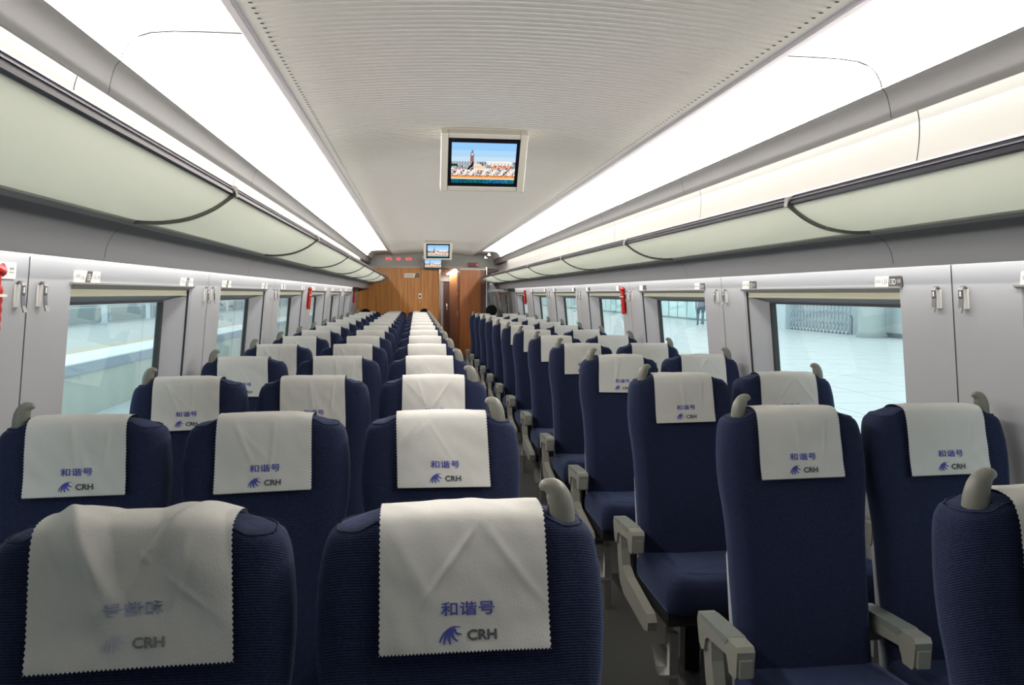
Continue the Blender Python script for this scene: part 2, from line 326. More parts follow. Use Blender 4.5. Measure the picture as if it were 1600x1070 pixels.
# ---- side walls with window bays
BAYS = [3.375 + 1.963 * k for k in range(-2, 6)]
HWB = 0.690       # half width of a bay
Z_SILL, Z_LEDGE, Z_TOP = 0.86, 1.525, 1.457
win_n = 0
for s, side in ((-1, 'left'), (1, 'right')):
    W = lambda a, y, z: (CX + s * a, y, z)
    wl = MB()
    yend = 19.7 if s > 0 else Y_END
    bays = [b for b in BAYS]
    def wq(y0, y1, z0, z1, m=0):
        wl.add([W(wall_a(z0), y0, z0), W(wall_a(z0), y1, z0), W(wall_a(z1), y1, z1), W(wall_a(z1), y0, z1)], [(0, 1, 2, 3)], m)
    wq(Y_NEAR, yend, 0, Z_SILL)
    wq(Y_NEAR, yend, Z_LEDGE, 1.72)
    edges = [Y_NEAR]
    for b in bays: edges += [b - HWB, b + HWB]
    edges.append(yend)
    for i in range(0, len(edges), 2):
        wq(edges[i], edges[i + 1], Z_SILL, Z_LEDGE)
    # panel joints: thin dark lines in the middle of each pillar, plus softer upright folds beside the bays
    for j in JOINTS:
        if j > yend: continue
        z0, z1 = 0.0, 1.60
        wl.add([W(wall_a(z0) - 0.0012, j - 0.002, z0), W(wall_a(z0) - 0.0012, j + 0.002, z0), W(wall_a(z1) - 0.0012, j + 0.002, z1), W(wall_a(z1) - 0.0012, j - 0.002, z1)], [(0, 1, 2, 3)], 1)
    for b in bays:
        y0, y1 = b - HWB, b + HWB; D = 0.115; sp = 0.085
        g0, g1 = y0 + sp, y1 - sp
        for (ya, yb) in ((y0, g0), (y1, g1)):      # splayed jambs
            wl.add([W(wall_a(Z_SILL), ya, Z_SILL), W(wall_a(Z_LEDGE), ya, Z_LEDGE), W(wall_a(Z_LEDGE) + D, yb, Z_LEDGE), W(wall_a(Z_SILL) + D, yb, Z_SILL)], [(0, 1, 2, 3)], 2)
            # dark groove beside the jamb where the blind runs
            t0, t1 = (0.10, 0.17); L = lambda a0, b0, t: a0 + (b0 - a0) * t
            q = [W(wall_a(Z_SILL) + D * t0 - .001, L(ya, yb, t0) + (.001 if yb > ya else -.001), Z_SILL), W(wall_a(Z_SILL) + D * t1 - .001, L(ya, yb, t1) + (.001 if yb > ya else -.001), Z_SILL),
                 W(wall_a(Z_LEDGE) + D * t1 - .001, L(ya, yb, t1) + (.001 if yb > ya else -.001), Z_LEDGE), W(wall_a(Z_LEDGE) + D * t0 - .001, L(ya, yb, t0) + (.001 if yb > ya else -.001), Z_LEDGE)]
            wl.add(q, [(0, 1, 2, 3)], 1)
        wl.add([W(wall_a(Z_SILL), y0, Z_SILL), W(wall_a(Z_SILL), y1, Z_SILL), W(wall_a(Z_SILL) + D, g1, Z_SILL), W(wall_a(Z_SILL) + D, g0, Z_SILL)], [(0, 1, 2, 3)], 2)
        # grey frame between blind box and glass, and closing of the outer skin around the glass
        wl.add([W(wall_a(1.485) + 0.03, y0, 1.50), W(wall_a(1.485) + 0.03, y1, 1.50), W(wall_a(Z_TOP) + D, y1, Z_TOP), W(wall_a(Z_TOP) + D, y0, Z_TOP)], [(0, 1, 2, 3)], 2)
        wl.add([W(wall_a(1.5) + D, y0 - .1, Z_TOP), W(wall_a(1.5) + D, y1 + .1, Z_TOP), W(wall_a(1.5) + D, y1 + .1, 1.75), W(wall_a(1.5) + D, y0 - .1, 1.75)], [(0, 1, 2, 3)], 2)
        # overhanging ledge of the header
        wl.prism([(CX + s * (wall_a(1.535) - 0.012), 1.533), (CX + s * (wall_a(1.535) - 0.010), 1.527), (CX + s * (wall_a(1.53) + 0.022), 1.511), (CX + s * (wall_a(1.53) + 0.04), 1.534)], 'y', y0 - 0.015, y1 + 0.02, 3)
    struct(wl.build('wall_%s' % side, [M['wall'], M['seam'], M['jamb'], M['ledge']]))
    for b in bays:
        win_n += 1
        y0, y1 = b - HWB, b + HWB; g0, g1 = y0 + 0.085, y1 - 0.085; D = 0.115
        wn = bpy.data.objects.new('window_%d' % win_n, None); COL.objects.link(wn); struct(wn)
        a0, a1 = wall_a(Z_SILL) + D - 0.004, wall_a(Z_TOP) + D - 0.004
        def slanted(u0, u1, z0, z1, t0, t1, m=None):
            mb = MB(); vs = []
            for u in (u0, u1):
                for z in (z0, z1):
                    for t in (t0, t1): vs.append(W(wall_a(z) + D + t, u, z))
            return mb.add(vs, [(0, 1, 3, 2), (4, 6, 7, 5), (0, 4, 5, 1), (2, 3, 7, 6), (0, 2, 6, 4), (1, 5, 7, 3)])
        fr = MB()
        for (u0, u1, z0, z1) in ((g0 - .004, g0 + .022, Z_SILL, Z_TOP), (g1 - .022, g1 + .004, Z_SILL, Z_TOP), (g0, g1, Z_SILL, Z_SILL + .02), (g0, g1, Z_TOP - .003, Z_TOP + .002)):
            sl = slanted(u0, u1, z0, z1, -0.012, 0.012); fr.add(sl.v, sl.f)
        fr.build('window_gasket', M['gasket'], wn)
        slanted(g0 + .004, g1 - .004, Z_SILL, Z_TOP, -0.002, 0.002).build('window_pane', M['pane'], wn)
        bb = MB().prism([(CX + s * (wall_a(1.52) + .022), 1.5115), (CX + s * (wall_a(1.5) + .024), 1.494), (CX + s * (wall_a(1.5) + .05), 1.494), (CX + s * (wall_a(1.52) + .05), 1.5115)], 'y', y0 + .004, y1 - .004)
        bb.prism([(CX + s * (wall_a(1.5) + .018), 1.494), (CX + s * (wall_a(1.49) + .020), 1.486), (CX + s * (wall_a(1.49) + .045), 1.486), (CX + s * (wall_a(1.5) + .045), 1.494)], 'y', y0 + .006, y1 - .006, 1)
        bb.build('roller_blind', [M['blind'], M['blind_bar']], wn)

# ---- near end wall (behind the camera) and far end
struct(MB().box(CX - 1.65, CX + 1.65, Y_NEAR - 0.06, Y_NEAR, 0, 2.35).build('wall_back', M['wall']))
# wooden end partition, left of the corridor
P = MB(); P.box(CX - 1.62, 0.44, Y_END, Y_END + 0.08, 0, 1.985)
for x in (-0.55, 0.095): P.box(x, x + 0.004, Y_END - 0.002, Y_END, 0.1, 1.985, 1)
struct(P.build('wall_front', [M['wood'], M['wood_brown']]))
bh = MB().box(CX - 1.45, CX + 1.45, Y_END, Y_END + 0.05, 2.02, 2.36)
bh.box(CX - 1.62, CX + 1.62, Y_END - 0.02, Y_END + 0.05, 1.985, 2.022, 1)
bh.box(0.128, 0.140, Y_END - 0.015, Y_END, 2.022, 2.215, 2)
struct(bh.build('bulkhead_front', [M['bulkhead'], M['beam'], M['white_plastic']]))
# corridor beyond
co = MB(); co.box(0.32, 1.92, Y_END + 0.05, 19.75, 1.985, 2.03, 0)
struct(co.build('ceiling_corridor', M['beam']))
struct(MB().box(0.80, 0.84, 15.2, 19.6, 0.36, 1.985).box(0.804, 0.84, 15.2, 19.6, 0, 0.36, 1).build('wall_corridor', [M['wood_lit'], M['skirt']]))
struct(MB().box(0.2, 1.95, 19.6, 19.7, 0, 2.0).box(1.70, 1.76, Y_END, 19.7, 1.55, 2.03).build('wall_vestibule', M['jamb']))
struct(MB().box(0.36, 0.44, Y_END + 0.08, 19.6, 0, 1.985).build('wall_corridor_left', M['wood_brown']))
dr = bpy.data.objects.new('door_1', None); COL.objects.link(dr); struct(dr)
MB().box(0.66, 0.815, 19.52, 19.57, 0.02, 1.90).build('door_leaf', M['wood_brown'], dr)
MB().box(0.44, 0.655, 19.50, 19.57, 0.02, 1.93).build('door_jamb', M['jamb'], dr)
MB().box(0.44, 0.82, 19.46, 19.60, 1.80, 1.985).build('door_header', M['white'], dr)
MB().tube([(0.745, 19.52, 0.86), (0.745, 19.47, 0.88), (0.745, 19.47, 1.25), (0.745, 19.52, 1.27)], 0.014, 8).build('door_handle', M['chrome'], dr)

# ---- corridor strip lamp body
tag(MB().box(0.735, 0.775, 15.6, 19.4, 1.955, 1.984).build('corridor_lamp', emit('corridor_tube', (1, 0.95, 1), 3.0)), 'slanting bright strip lamp along the corridor ceiling beyond the wooden partition', 'light')


# ================================================================ END OF THE COACH: cabinet, poles, screen, signs
cb = thing('wooden_cabinet', 'tall dark orange-brown wooden cabinet at the far end, right of the corridor', 'cabinet', (1.02, 14.85, 0))
def bx(name, x0, x1, y0, y1, z0, z1, m, par, at, bevel=0.0):
    return MB().box(x0 - at[0], x1 - at[0], y0 - at[1], y1 - at[1], z0 - at[2], z1 - at[2]).build(name, m, par, bevel=bevel)
CA = (1.02, 14.85, 0)
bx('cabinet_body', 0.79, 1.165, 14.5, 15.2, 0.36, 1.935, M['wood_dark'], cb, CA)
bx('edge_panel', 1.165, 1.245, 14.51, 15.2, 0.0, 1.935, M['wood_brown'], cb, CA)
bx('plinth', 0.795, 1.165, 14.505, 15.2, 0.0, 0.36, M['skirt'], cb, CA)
bx('cabinet_top', 0.785, 1.25, 14.49, 15.2, 1.935, 1.96, M['beam'], cb, CA)
for x, y, lab in ((0.452, 15.22, 'slim chrome pole at the right edge of the wooden end wall'), (1.277, 14.48, 'slim chrome pole at the right edge of the dark wooden cabinet')):
    tag(MB().tube([(x, y, 0.0), (x, y, 1.984)], 0.012, 12).tube([(x, y, 1.93), (x, y, 1.984)], 0.02, 12).build('chrome_pole', M['chrome']), lab, 'pole', 'chrome poles at the far end')
gs = thing('glass_screen', 'clear glass partition between the dark cabinet pole and the right wall', 'screen', (1.52, 14.48, 0))
bx('screen_pane', 1.292, 1.755, 14.475, 14.485, 0.30, 1.66, M['screen_pane'], gs, (1.52, 14.48, 0))
bx('screen_rail', 1.292, 1.755, 14.47, 14.49, 0.27, 0.30, M['steel'], gs, (1.52, 14.48, 0))
bx('screen_post', 1.735, 1.755, 14.47, 14.49, 0.0, 0.27, M['steel'], gs, (1.52, 14.48, 0))
# signs on the wood wall
dp = thing('direction_plate', 'small cream and dark grey plate high on the wooden end wall', 'sign', (-0.08, Y_END, 1.845))
MB().prism([(-0.137, -0.038), (0.05, -0.038), (0.075, 0.038), (-0.137, 0.038)], 'y', -0.008, 0).build('light_field', M['label'], dp)
MB().prism([(0.05, -0.038), (0.14, -0.038), (0.14, 0.038), (0.075, 0.038)], 'y', -0.008, 0).build('dark_field', M['label_dark'], dp)
mk = MB()
for i in range(9): mk.box(-0.115 + i * 0.016, -0.104 + i * 0.016, -0.0095, -0.008, -0.012, 0.012)
mk.build('faint_lettering', M['ink'], dp)
mk = MB()
for i in range(3): mk.box(0.078 + i * 0.018, 0.090 + i * 0.018, -0.0095, -0.008, -0.010, 0.010)
mk.build('pale_lettering', M['ink'], dp)
sw = thing('switch_panel', 'small white switch panel on the wooden end wall', 'switch', (0.075, Y_END, 1.455))
MB().box(-0.028, 0.028, -0.01, 0, -0.05, 0.05).build('switch_plate', M['white_plastic'], sw, bevel=0.003)
MB().box(-0.016, 0.016, -0.014, -0.008, -0.022, 0.018).build('switch_window', M['gasket'], sw)
tag(MB().tube([(0.072, Y_END, 1.345), (0.072, Y_END - 0.012, 1.345)], 0.012, 12).build('lock_button', M['steel']), 'tiny round steel lock below the white switch panel', 'lock')
for (z0, z1, lab, x) in ((1.60, 1.74, 'pinkish notice plate at the front edge of the corridor wood panel', .797), (1.47, 1.53, 'small white plate on the corridor wood panel, under the pinkish notice', .797), (1.08, 1.16, 'lowest small white plate on the corridor wood panel', .797)):
    tag(MB().box(x - 0.004, x + 0.006, 15.23, 15.62, z0, z1).build('notice_plate', M['label']), lab, 'sign', 'plates on the corridor panel')
# running red text on the display over the wooden wall
ld = thing('text_display', 'dark text display with red lit dots above the wooden end wall', 'display', (-0.32, Y_END, 2.12))
MB().box(-0.42, 0.40, -0.006, 0, -0.075, 0.085).build('display_glass', M['bulkhead'], ld)
dots = MB(); rd = random.Random(3)
for gx0, gx1 in ((-0.245, -0.105), (-0.045, 0.05), (0.125, 0.235)):
    x = gx0
    while x < gx1 - 0.02:
        for i in range(4):
            for j in range(7):
                if rd.random() < 0.62: dots.box(x + i * 0.0085, x + i * 0.0085 + 0.0065, -0.0075, -0.006, 0.012 + j * 0.0085, 0.012 + j * 0.0085 + 0.0065)
        x += 0.04
dots.build('lit_dots', emit('led_red', (1.0, 0.06, 0.08), 1.7), ld)
es = thing('warning_sign', 'dark sign with red lettering and red square, over the corridor on the right', 'sign', (1.08, Y_END, 2.052))
MB().box(-0.10, 0.055, -0.02, 0, -0.04, 0.045).build('sign_box', M['label_dark'], es)
MB().box(0.062, 0.105, -0.02, 0, -0.04, 0.045).build('sign_square', M['red'], es)
mk = MB()
for i in range(5): mk.box(-0.09 + i * 0.028, -0.068 + i * 0.028, -0.0225, -0.02, -0.015, 0.025)
mk.build('red_lettering', M['red'], es)
MB().box(0.074, 0.093, -0.0225, -0.02, -0.022, 0.028).build('white_symbol', M['white_plastic'], es)
for k, (x, y, z) in enumerate(((1.285, 14.1, 2.196), (1.30, 14.95, 2.19))):
    t = thing('spot_light', ['small round spot light in the ceiling before the cabinet', 'small round spot light in the ceiling close to the end bulkhead'][k], 'light', (x, y, z), 0, 'ceiling spot lights')
    MB().tube([(0, 0, -0.012), (0, 0, 0.02)], 0.034, 16).build('spot_ring', M['chrome'], t)
    MB().tube([(0, 0, -0.016), (0, 0, -0.010)], 0.024, 16).build('spot_lens', emit('spot_lens', (1, 0.93, 1.0), 14.0), t)

# ================================================================ MONITORS
def picture(W, H):
    """a harbour scene as colour cells: sky, tower, quay houses, crowd, rowers in white, orange boat, green water"""
    rr = random.Random(11); g = [[None] * W for _ in range(H)]
    for j in range(H):
        for i in range(W):
            u, v = i / W, j / H
            c = 0 if v < .17 else 1 if v < .34 else 2
            if v > .44:
                c = rr.choice([3, 4, 4, 5, 6, 6])
                if u < .27 and v < .56: c = 6 if (i % 3) else 4
                if u < .09 and .5 < v < .58: c = 11
                if .53 < u < .95 and v < .54: c = 12 if not (v > .48 and i % 4 == 0 and v < .51) else 5
            if v > .42 + .05 * abs(u - .73) and .55 < u < .93 and v < .47: c = 12
            if v > .60: c = rr.choice([4, 6, 6, 12, 12, 8, 5])
            if .60 < u < .92 and .52 < v < .62: c = rr.choice([7, 7, 6, 12, 8])
            # tower
            if .29 < u < .335:
                if .17 < v < .33: c = 4 if abs(u - .312) < .012 * (v - .1) / .08 else c
                if .24 < v < .33 and abs(u - .312) < .016: c = 12 if v < .29 else 4
                if .33 <= v < .46: c = 9
            # dark prow and sail
            if .46 < v < .68 and abs(u - (.35 - (v - .46) * .52)) < .022: c = 5
            if .46 < v < .68 and .34 < u < .34 + (v - .44) * 1.25 and u < .62: c = 12 if (int(v * 60) % 3) else 13
            # rowers
            for cx_ in (.10, .22, .33, .52, .66, .80, .93):
                dx = u - cx_
                if .66 < v < .80 and abs(dx + (v - .70) * .45) < .026: c = 12
                if .655 < v < .70 and -.02 < dx < .06: c = 12
            if v > .79: c = 7 if rr.random() < .8 else 13
            if v > .835: c = 13
            if v > .865: c = 12
            if v > .89: c = rr.choice([10, 10, 11, 14, 14]) if u < .55 else rr.choice([14, 14, 10, 15])
            g[j][i] = c
    return g
PAL = [srgb(150, 205, 250), srgb(176, 216, 248), srgb(200, 226, 244), srgb(150, 150, 150), srgb(120, 128, 140), srgb(28, 22, 30), srgb(190, 196, 200), srgb(226, 120, 40), srgb(200, 60, 50), srgb(170, 96, 104), srgb(20, 120, 110), srgb(14, 70, 50), srgb(246, 240, 232), srgb(238, 186, 120), srgb(20, 84, 130), srgb(60, 150, 190)]
PALM = [emit('screen_colour', c, 0.78) for c in PAL]
def screen_mesh(w_, h_, W=72, H=50):
    g = picture(W, H); mb = MB()
    for j in range(H):
        for i in range(W):
            x0, x1 = -w_ / 2 + w_ * i / W, -w_ / 2 + w_ * (i + 1) / W; z0, z1 = -h_ * j / H, -h_ * (j + 1) / H
            mb.add([(x0, 0, z0), (x1, 0, z0), (x1, 0, z1), (x0, 0, z1)], [(0, 1, 2, 3)], g[j][i])
    return mb
def monitor(y, label):
    t = thing('ceiling_monitor', label, 'monitor', (0.326, y, 2.256), 0, 'ceiling monitors')
    ang = math.atan2(0.18, 0.245); R = Matrix.Rotation(ang, 4, 'X')
    def put(mb): mb.xform(R); return mb
    o = MB(); o.box(-.206, -.172, -.012, .05, -.304, 0.0); o.box(.172, .206, -.012, .05, -.304, 0.0); o.box(-.172, .172, -.008, .05, -.024, 0.0); o.box(-.172, .172, -.008, .05, -.304, -.278); o.box(-.172, .172, .004, .05, -.28, -.02)
    put(o).build('monitor_frame', M['tv'], t, bevel=0.004)
    MB().prism([(0.035, 0.03), (0.02, -0.02), (0.20, -0.20), (0.33, 0.03)], 'x', -.19, .19).build('ceiling_mount', M['tv'], t)
    put(MB().box(-.173, .173, -.004, .006, -.280, -.022)).build('bezel', M['tv_black'], t)
    mb = screen_mesh(.310, .213); mb.v = [(a, b - .0055, c - .046) for a, b, c in mb.v]; put(mb).build('screen', PALM, t)
    return t
monitor(3.80, 'large grey-framed monitor hanging from the ceiling nearest the camera')
monitor(11.85, 'second grey-framed monitor hanging from the ceiling, far down the coach')
t = thing('ceiling_monitor', 'smallest black-framed monitor, on the end bulkhead just under the second monitor', 'monitor', (0.318, 15.12, 2.165), 0, 'ceiling monitors')
MB().box(-.172, .172, 0.0, .05, -.20, 0.0).build('bezel', M['tv_black'], t)
MB().box(-.05, .05, 0.05, .185, -.12, -0.04).build('wall_mount', M['dark_metal'], t)
mb = screen_mesh(.310, .168); mb.v = [(a, b - .0015, c - .016) for a, b, c in mb.v]; mb.build('screen', PALM, t)

# ================================================================ LUGGAGE RACKS
RJ = [2.40 + 1.963 * k for k in range(-2, 7)]
for s, side in ((-1, 'left'), (1, 'right')):
    yend = 15.26 if s < 0 else 14.40
    rk = thing('luggage_rack', 'long frosted glass luggage rack above the %s-hand windows' % side, 'luggage rack', (CX + s * 0.98, 6.0, 1.74), 0, 'luggage racks')
    O = (CX + s * 0.98, 6.0, 1.74)
    def q(a, z): return (s * (a - 0.98), z - O[2])
    gl = smooth([(0.842, 1.786), (0.90, 1.745), (0.97, 1.716), (1.05, 1.704), (1.118, 1.706)], 5)
    ys = [Y_NEAR] + [j for j in RJ if Y_NEAR + .2 < j < yend - .2] + [yend]
    for y0, y1 in zip(ys[:-1], ys[1:]):
        poly = [q(p.x, p.y) for p in gl] + [q(p.x, p.y + 0.008) for p in reversed(gl)]
        MB().prism(poly, 'y', y0 + 0.004 - O[1], y1 - 0.004 - O[1], 0, True).build('glass_panel', M['rack_glass'], rk)
    for j in ys[1:-1]:
        poly = [q(p.x, p.y - 0.010) for p in gl] + [q(p.x, p.y + 0.010) for p in reversed(gl)]
        b = MB().prism(poly, 'y', j - 0.007 - O[1], j + 0.007 - O[1], 0, True)
        b.prism([q(.866, 1.816), q(.834, 1.806), q(.832, 1.776), q(.862, 1.776)], 'y', j - 0.012 - O[1], j + 0.012 - O[1])
        b.build('bracket', M['bracket'], rk)
    r = MB().prism([q(.862, 1.811), q(.852, 1.811), q(.838, 1.790), q(.839, 1.783), q(.852, 1.780), q(.866, 1.796)], 'y', Y_NEAR - O[1], yend - O[1], 0)
    r.build('front_rail', M['rail_dark'], rk)
    r = MB().prism([q(.870, 1.817), q(.856, 1.818), q(.850, 1.811), q(.866, 1.808)], 'y', Y_NEAR - O[1], yend - O[1], 0)
    r.prism([q(.846, 1.802), q(.843, 1.8015), q(.841, 1.798), q(.846, 1.798)], 'y', Y_NEAR - O[1], yend - O[1], 0)
    r.build('rail_lip', M['rail_metal'], rk)
    MB().prism([q(1.112, 1.712), q(1.112, 1.700), q(1.132, 1.692), q(1.15, 1.694), q(1.15, 1.712)], 'y', Y_NEAR - O[1], yend - O[1], 0).build('rear_ledge', M['rack_ledge'], rk)

# ================================================================ THINGS ON THE PILLARS AND HEADERS
ORD = ['nearest', 'second', 'third', 'fourth', 'fifth', 'sixth', 'seventh', 'eighth', 'ninth', 'tenth', 'eleventh', 'twelfth', 'thirteenth', 'fourteenth', 'fifteenth']
def lean(o, s):  # hang on the leaning wall: local x points into the coach, y along it
    o.rotation_euler = (0, s * -0.0997, 0) if s > 0 else (0, 0.0997, PI)
def coat_hook(s, y, label):
    z = 1.492; a = wall_a(z)
    t = thing('coat_hook', label, 'hook', (CX + s * a, y, z), 0, 'coat hooks on the wall pillars')
    t.rotation_euler = (0, -s * 0.0997, 0)
    k = -s
    MB().box(min(0, k * .004), max(0, k * .004), -.012, .012, -.034, .030).build('back_plate', M['white_plastic'], t, bevel=.001)
    prof = [(k * .003, .034), (k * .010, .041), (k * .018, .038), (k * .021, .028), (k * .021, .0), (k * .024, -.028), (k * .030, -.044)]
    inner = [(k * .026, -.045), (k * .0205, -.028), (k * .0175, .0), (k * .0175, .026), (k * .015, .034), (k * .010, .037), (k * .003, .030)]
    pr = MB(); nn = len(prof)
    v = [(p[0], -.010, p[1]) for p in prof + inner] + [(p[0], .010, p[1]) for p in prof + inner]; m2 = 2 * nn
    fs = [(i, (i + 1) % m2, m2 + (i + 1) % m2, m2 + i) for i in range(m2)]
    for i in range(nn - 1): fs += [(i, i + 1, m2 - 2 - i, m2 - 1 - i), (m2 + i, m2 + m2 - 1 - i, m2 + m2 - 2 - i, m2 + i + 1)]
    pr.add(v, fs, 0, False); pr.build('hook_tongue', M['hook'], t)
    MB().box(min(k * .0212, k * .0225), max(k * .0212, k * .0225), -.003, .003, .008, .024).build('hook_slot', M['white_plastic'], t)
    return t
for s, side in ((-1, 'left'), (1, 'right')):
    for k in range(6):
        if s < 0 and k == 3: continue
        jy = 2.40 + 1.963 * k
        for d, w_ in ((-0.066, 'nearer'), (0.066, 'farther')):
            if s > 0 and k == 5: continue
            coat_hook(s, jy + d, '%s chrome coat hook of the pair on the %s pillar along the %s wall' % (w_, ORD[k], side))
def hammer(s, y, zt, label):
    a = wall_a(zt - .1)
    t = thing('emergency_hammer', label, 'hammer', (CX + s * a, y, zt), 0, 'emergency hammers'); t.rotation_euler = (0, -s * 0.0997, 0); k = -s
    MB().box(min(0, k * .012), max(0, k * .012), -.026, .026, -.205, -.02).build('holder', M['red_dark'], t, bevel=.003)
    h = MB(); r = [.016, .019] ; pts = []; rad = []
    for i in range(15):
        pts.append((k * .030, 0, -.055 - i * .0122)); rad.append(.0195 if i % 2 else .0165)
    h.tube(pts, rad, 12); h.build('handle', M['red'], t)
    h = MB().tube([(k * .030, 0, -.06), (k * .030, 0, -.02)], .013, 12).tube([(k * .030, -.036, -.022), (k * .030, -.022, -.016), (k * .030, .022, -.016), (k * .030, .036, -.022)], [.006, .017, .017, .006], 12)
    h.build('hammer_head', M['red'], t)
    MB().box(min(k * .028, k * .051), max(k * .028, k * .051), -.021, .021, -.082, -.076).build('seal_band', M['white_plastic'], t)
    return t
hammer(-1, 2.183, 1.574, 'red ribbed emergency hammer at the left edge of the photo')
hammer(-1, 8.29, 1.565, 'red emergency hammer on the fourth pillar along the left wall')
hammer(-1, 14.25, 1.565, 'red emergency hammer beside the wooden end wall, left')
hammer(1, 6.50, 1.565, 'red emergency hammer on the third pillar along the right wall')
hammer(1, 12.55, 1.565, 'farthest red emergency hammer on the right wall')
# notice above the nearest left hammer
def plate(s, y, z, wd, ht, th=0.004):
    """returns function mapping plate coords (u to the reader's right, v up) to the world"""
    a = wall_a(z); up = Vector((-s * 0.0995, 0, 0.995)); nrm = Vector((-s * 0.995, 0, -0.0995)); r = Vector((0, -s, 0)); c0 = Vector((CX + s * a, y, z))
    return c0, r, up, nrm
def flat(fr, poly, h0, h1, m=0, mb=None):
    c0, r, up, nrm = fr; n_ = len(poly); mb = mb or MB()
    v = [r * p[0] + up * p[1] + nrm * h0 for p in poly] + [r * p[0] + up * p[1] + nrm * h1 for p in poly]
    return mb.add(v, [tuple(range(n_ - 1, -1, -1)), tuple(range(n_, 2 * n_))] + [(i, (i + 1) % n_, n_ + (i + 1) % n_, n_ + i) for i in range(n_)], m)
def rect(u0, u1, v0, v1): return [(u0, v0), (u1, v0), (u1, v1), (u0, v1)]
def flat_text(fr, body, u, v, wd, ht, h, mb=None, off=0.0):
    c0, r, up, nrm = fr; tv, tf = fit_text(body, wd, ht, off); mb = mb or MB()
    return mb.add([r * (u + p[0]) + up * (v + p[1]) + nrm * h for p in tv], tf)
fr_ = plate(-1, 2.272, 1.558, 0, 0)
t = thing('hammer_notice', 'square cream notice with red round mark above the left-edge hammer', 'sign', fr_[0])
flat(fr_, rect(-.070, .048, -.022, .022), 0, .004).build('notice_plate', M['label'], t)
ring = MB(); R0 = [(-.024 + .018 * math.cos(i * PI / 12), .001 + .018 * math.sin(i * PI / 12)) for i in range(24)]
flat(fr_, R0, .004, .0048).build('red_disc', M['red'], t)
flat(fr_, [(-.031, -.008), (-.026, -.011), (-.017, .011), (-.023, .013)], .0048, .0054).build('hammer_symbol', M['label'], t)
mk = MB(); flat(fr_, rect(.012, .036, .002, .009), .004, .0045, 0, mk); flat(fr_, rect(.012, .036, -.006, -.003), .004, .0045, 0, mk)
mk.build('notice_lettering', M['ink'], t)
# seat number plates over the windows
def number_plate(s, y, row, label, lettered):
    fr = plate(s, y, 1.551, 0, 0); t = thing('seat_number_plate', label, 'sign', fr[0], 0, 'seat number plates over the windows')
    h = .020
    if s > 0:
        flat(fr, [(-.086, -h), (.000, -h), (.008, h), (-.080, h)], 0, .004).build('light_field', M['label'], t)
        flat(fr, [(.000, -h), (.083, -h), (.086, -h + .005), (.084, h - .004), (.080, h), (.008, h)], 0, .004).build('dark_field', M['label_dark'], t)
        if lettered:
            mb = flat_text(fr, '%dF' % row, -.018, 0, .034, .020, .0046); flat_text(fr, '靠窗', -.060, .002, .030, .013, .0046, mb)
            mb.build('grey_lettering', M['ink'], t)
            mb = flat_text(fr, '%dD' % row, .030, 0, .038, .021, .0046, None, .01); flat_text(fr, '过道', .066, .002, .022, .013, .0046, mb)
            mb.build('white_lettering', M['label'], t)
    else:
        flat(fr, [(-.105, -h), (-.024, -h), (-.006, h), (-.103, h)], 0, .004).build('light_field', M['label'], t)
        flat(fr, [(-.024, -h), (.022, -h), (.040, h), (-.006, h)], 0, .004).build('dark_field', M['label_dark'], t)
        flat(fr, [(.022, -h), (.105, -h), (.103, h), (.040, h)], 0, .004).build('light_field', M['label'], t)
        if lettered:
            mb = flat_text(fr, '靠窗', -.078, .003, .030, .012, .0046); flat_text(fr, '%dA' % row, -.042, -.003, .026, .014, .0046, mb)
            flat_text(fr, '%dC' % row, .056, .002, .028, .016, .0046, mb); flat_text(fr, '过道', .086, .002, .024, .012, .0046, mb)
            mb.build('grey_lettering', M['ink'], t)
            flat_text(fr, '%dB' % row, .007, 0, .026, .022, .0046, None, .01).build('white_lettering', M['label'], t)
    return t
for s, side in ((-1, 'left'), (1, 'right')):
    i = 0
    for b in BAYS[1:]:
        for e in (-1, 1):
            yy = b + e * (HWB - (0.105 if s < 0 else 0.08)) + ((0.01 if s < 0 else -0.018) if e < 0 else -0.005)
            if b < 2 and e < 0: continue
            if yy > 13.6: continue
            if b < 2: lab = 'cream seat number plate cut by the %s edge of the photo' % side if s > 0 else 'cream seat number plate just outside the left edge'
            else: lab = 'seat number plate over the %s end of the %s window, %s wall' % ('near' if e < 0 else 'far', ORD[BAYS.index(b) - 2], side)
            if b < 2 and s < 0: continue
            number_plate(s, yy, 14 - i if s > 0 else 13 - i, lab, i < 4); i += 1

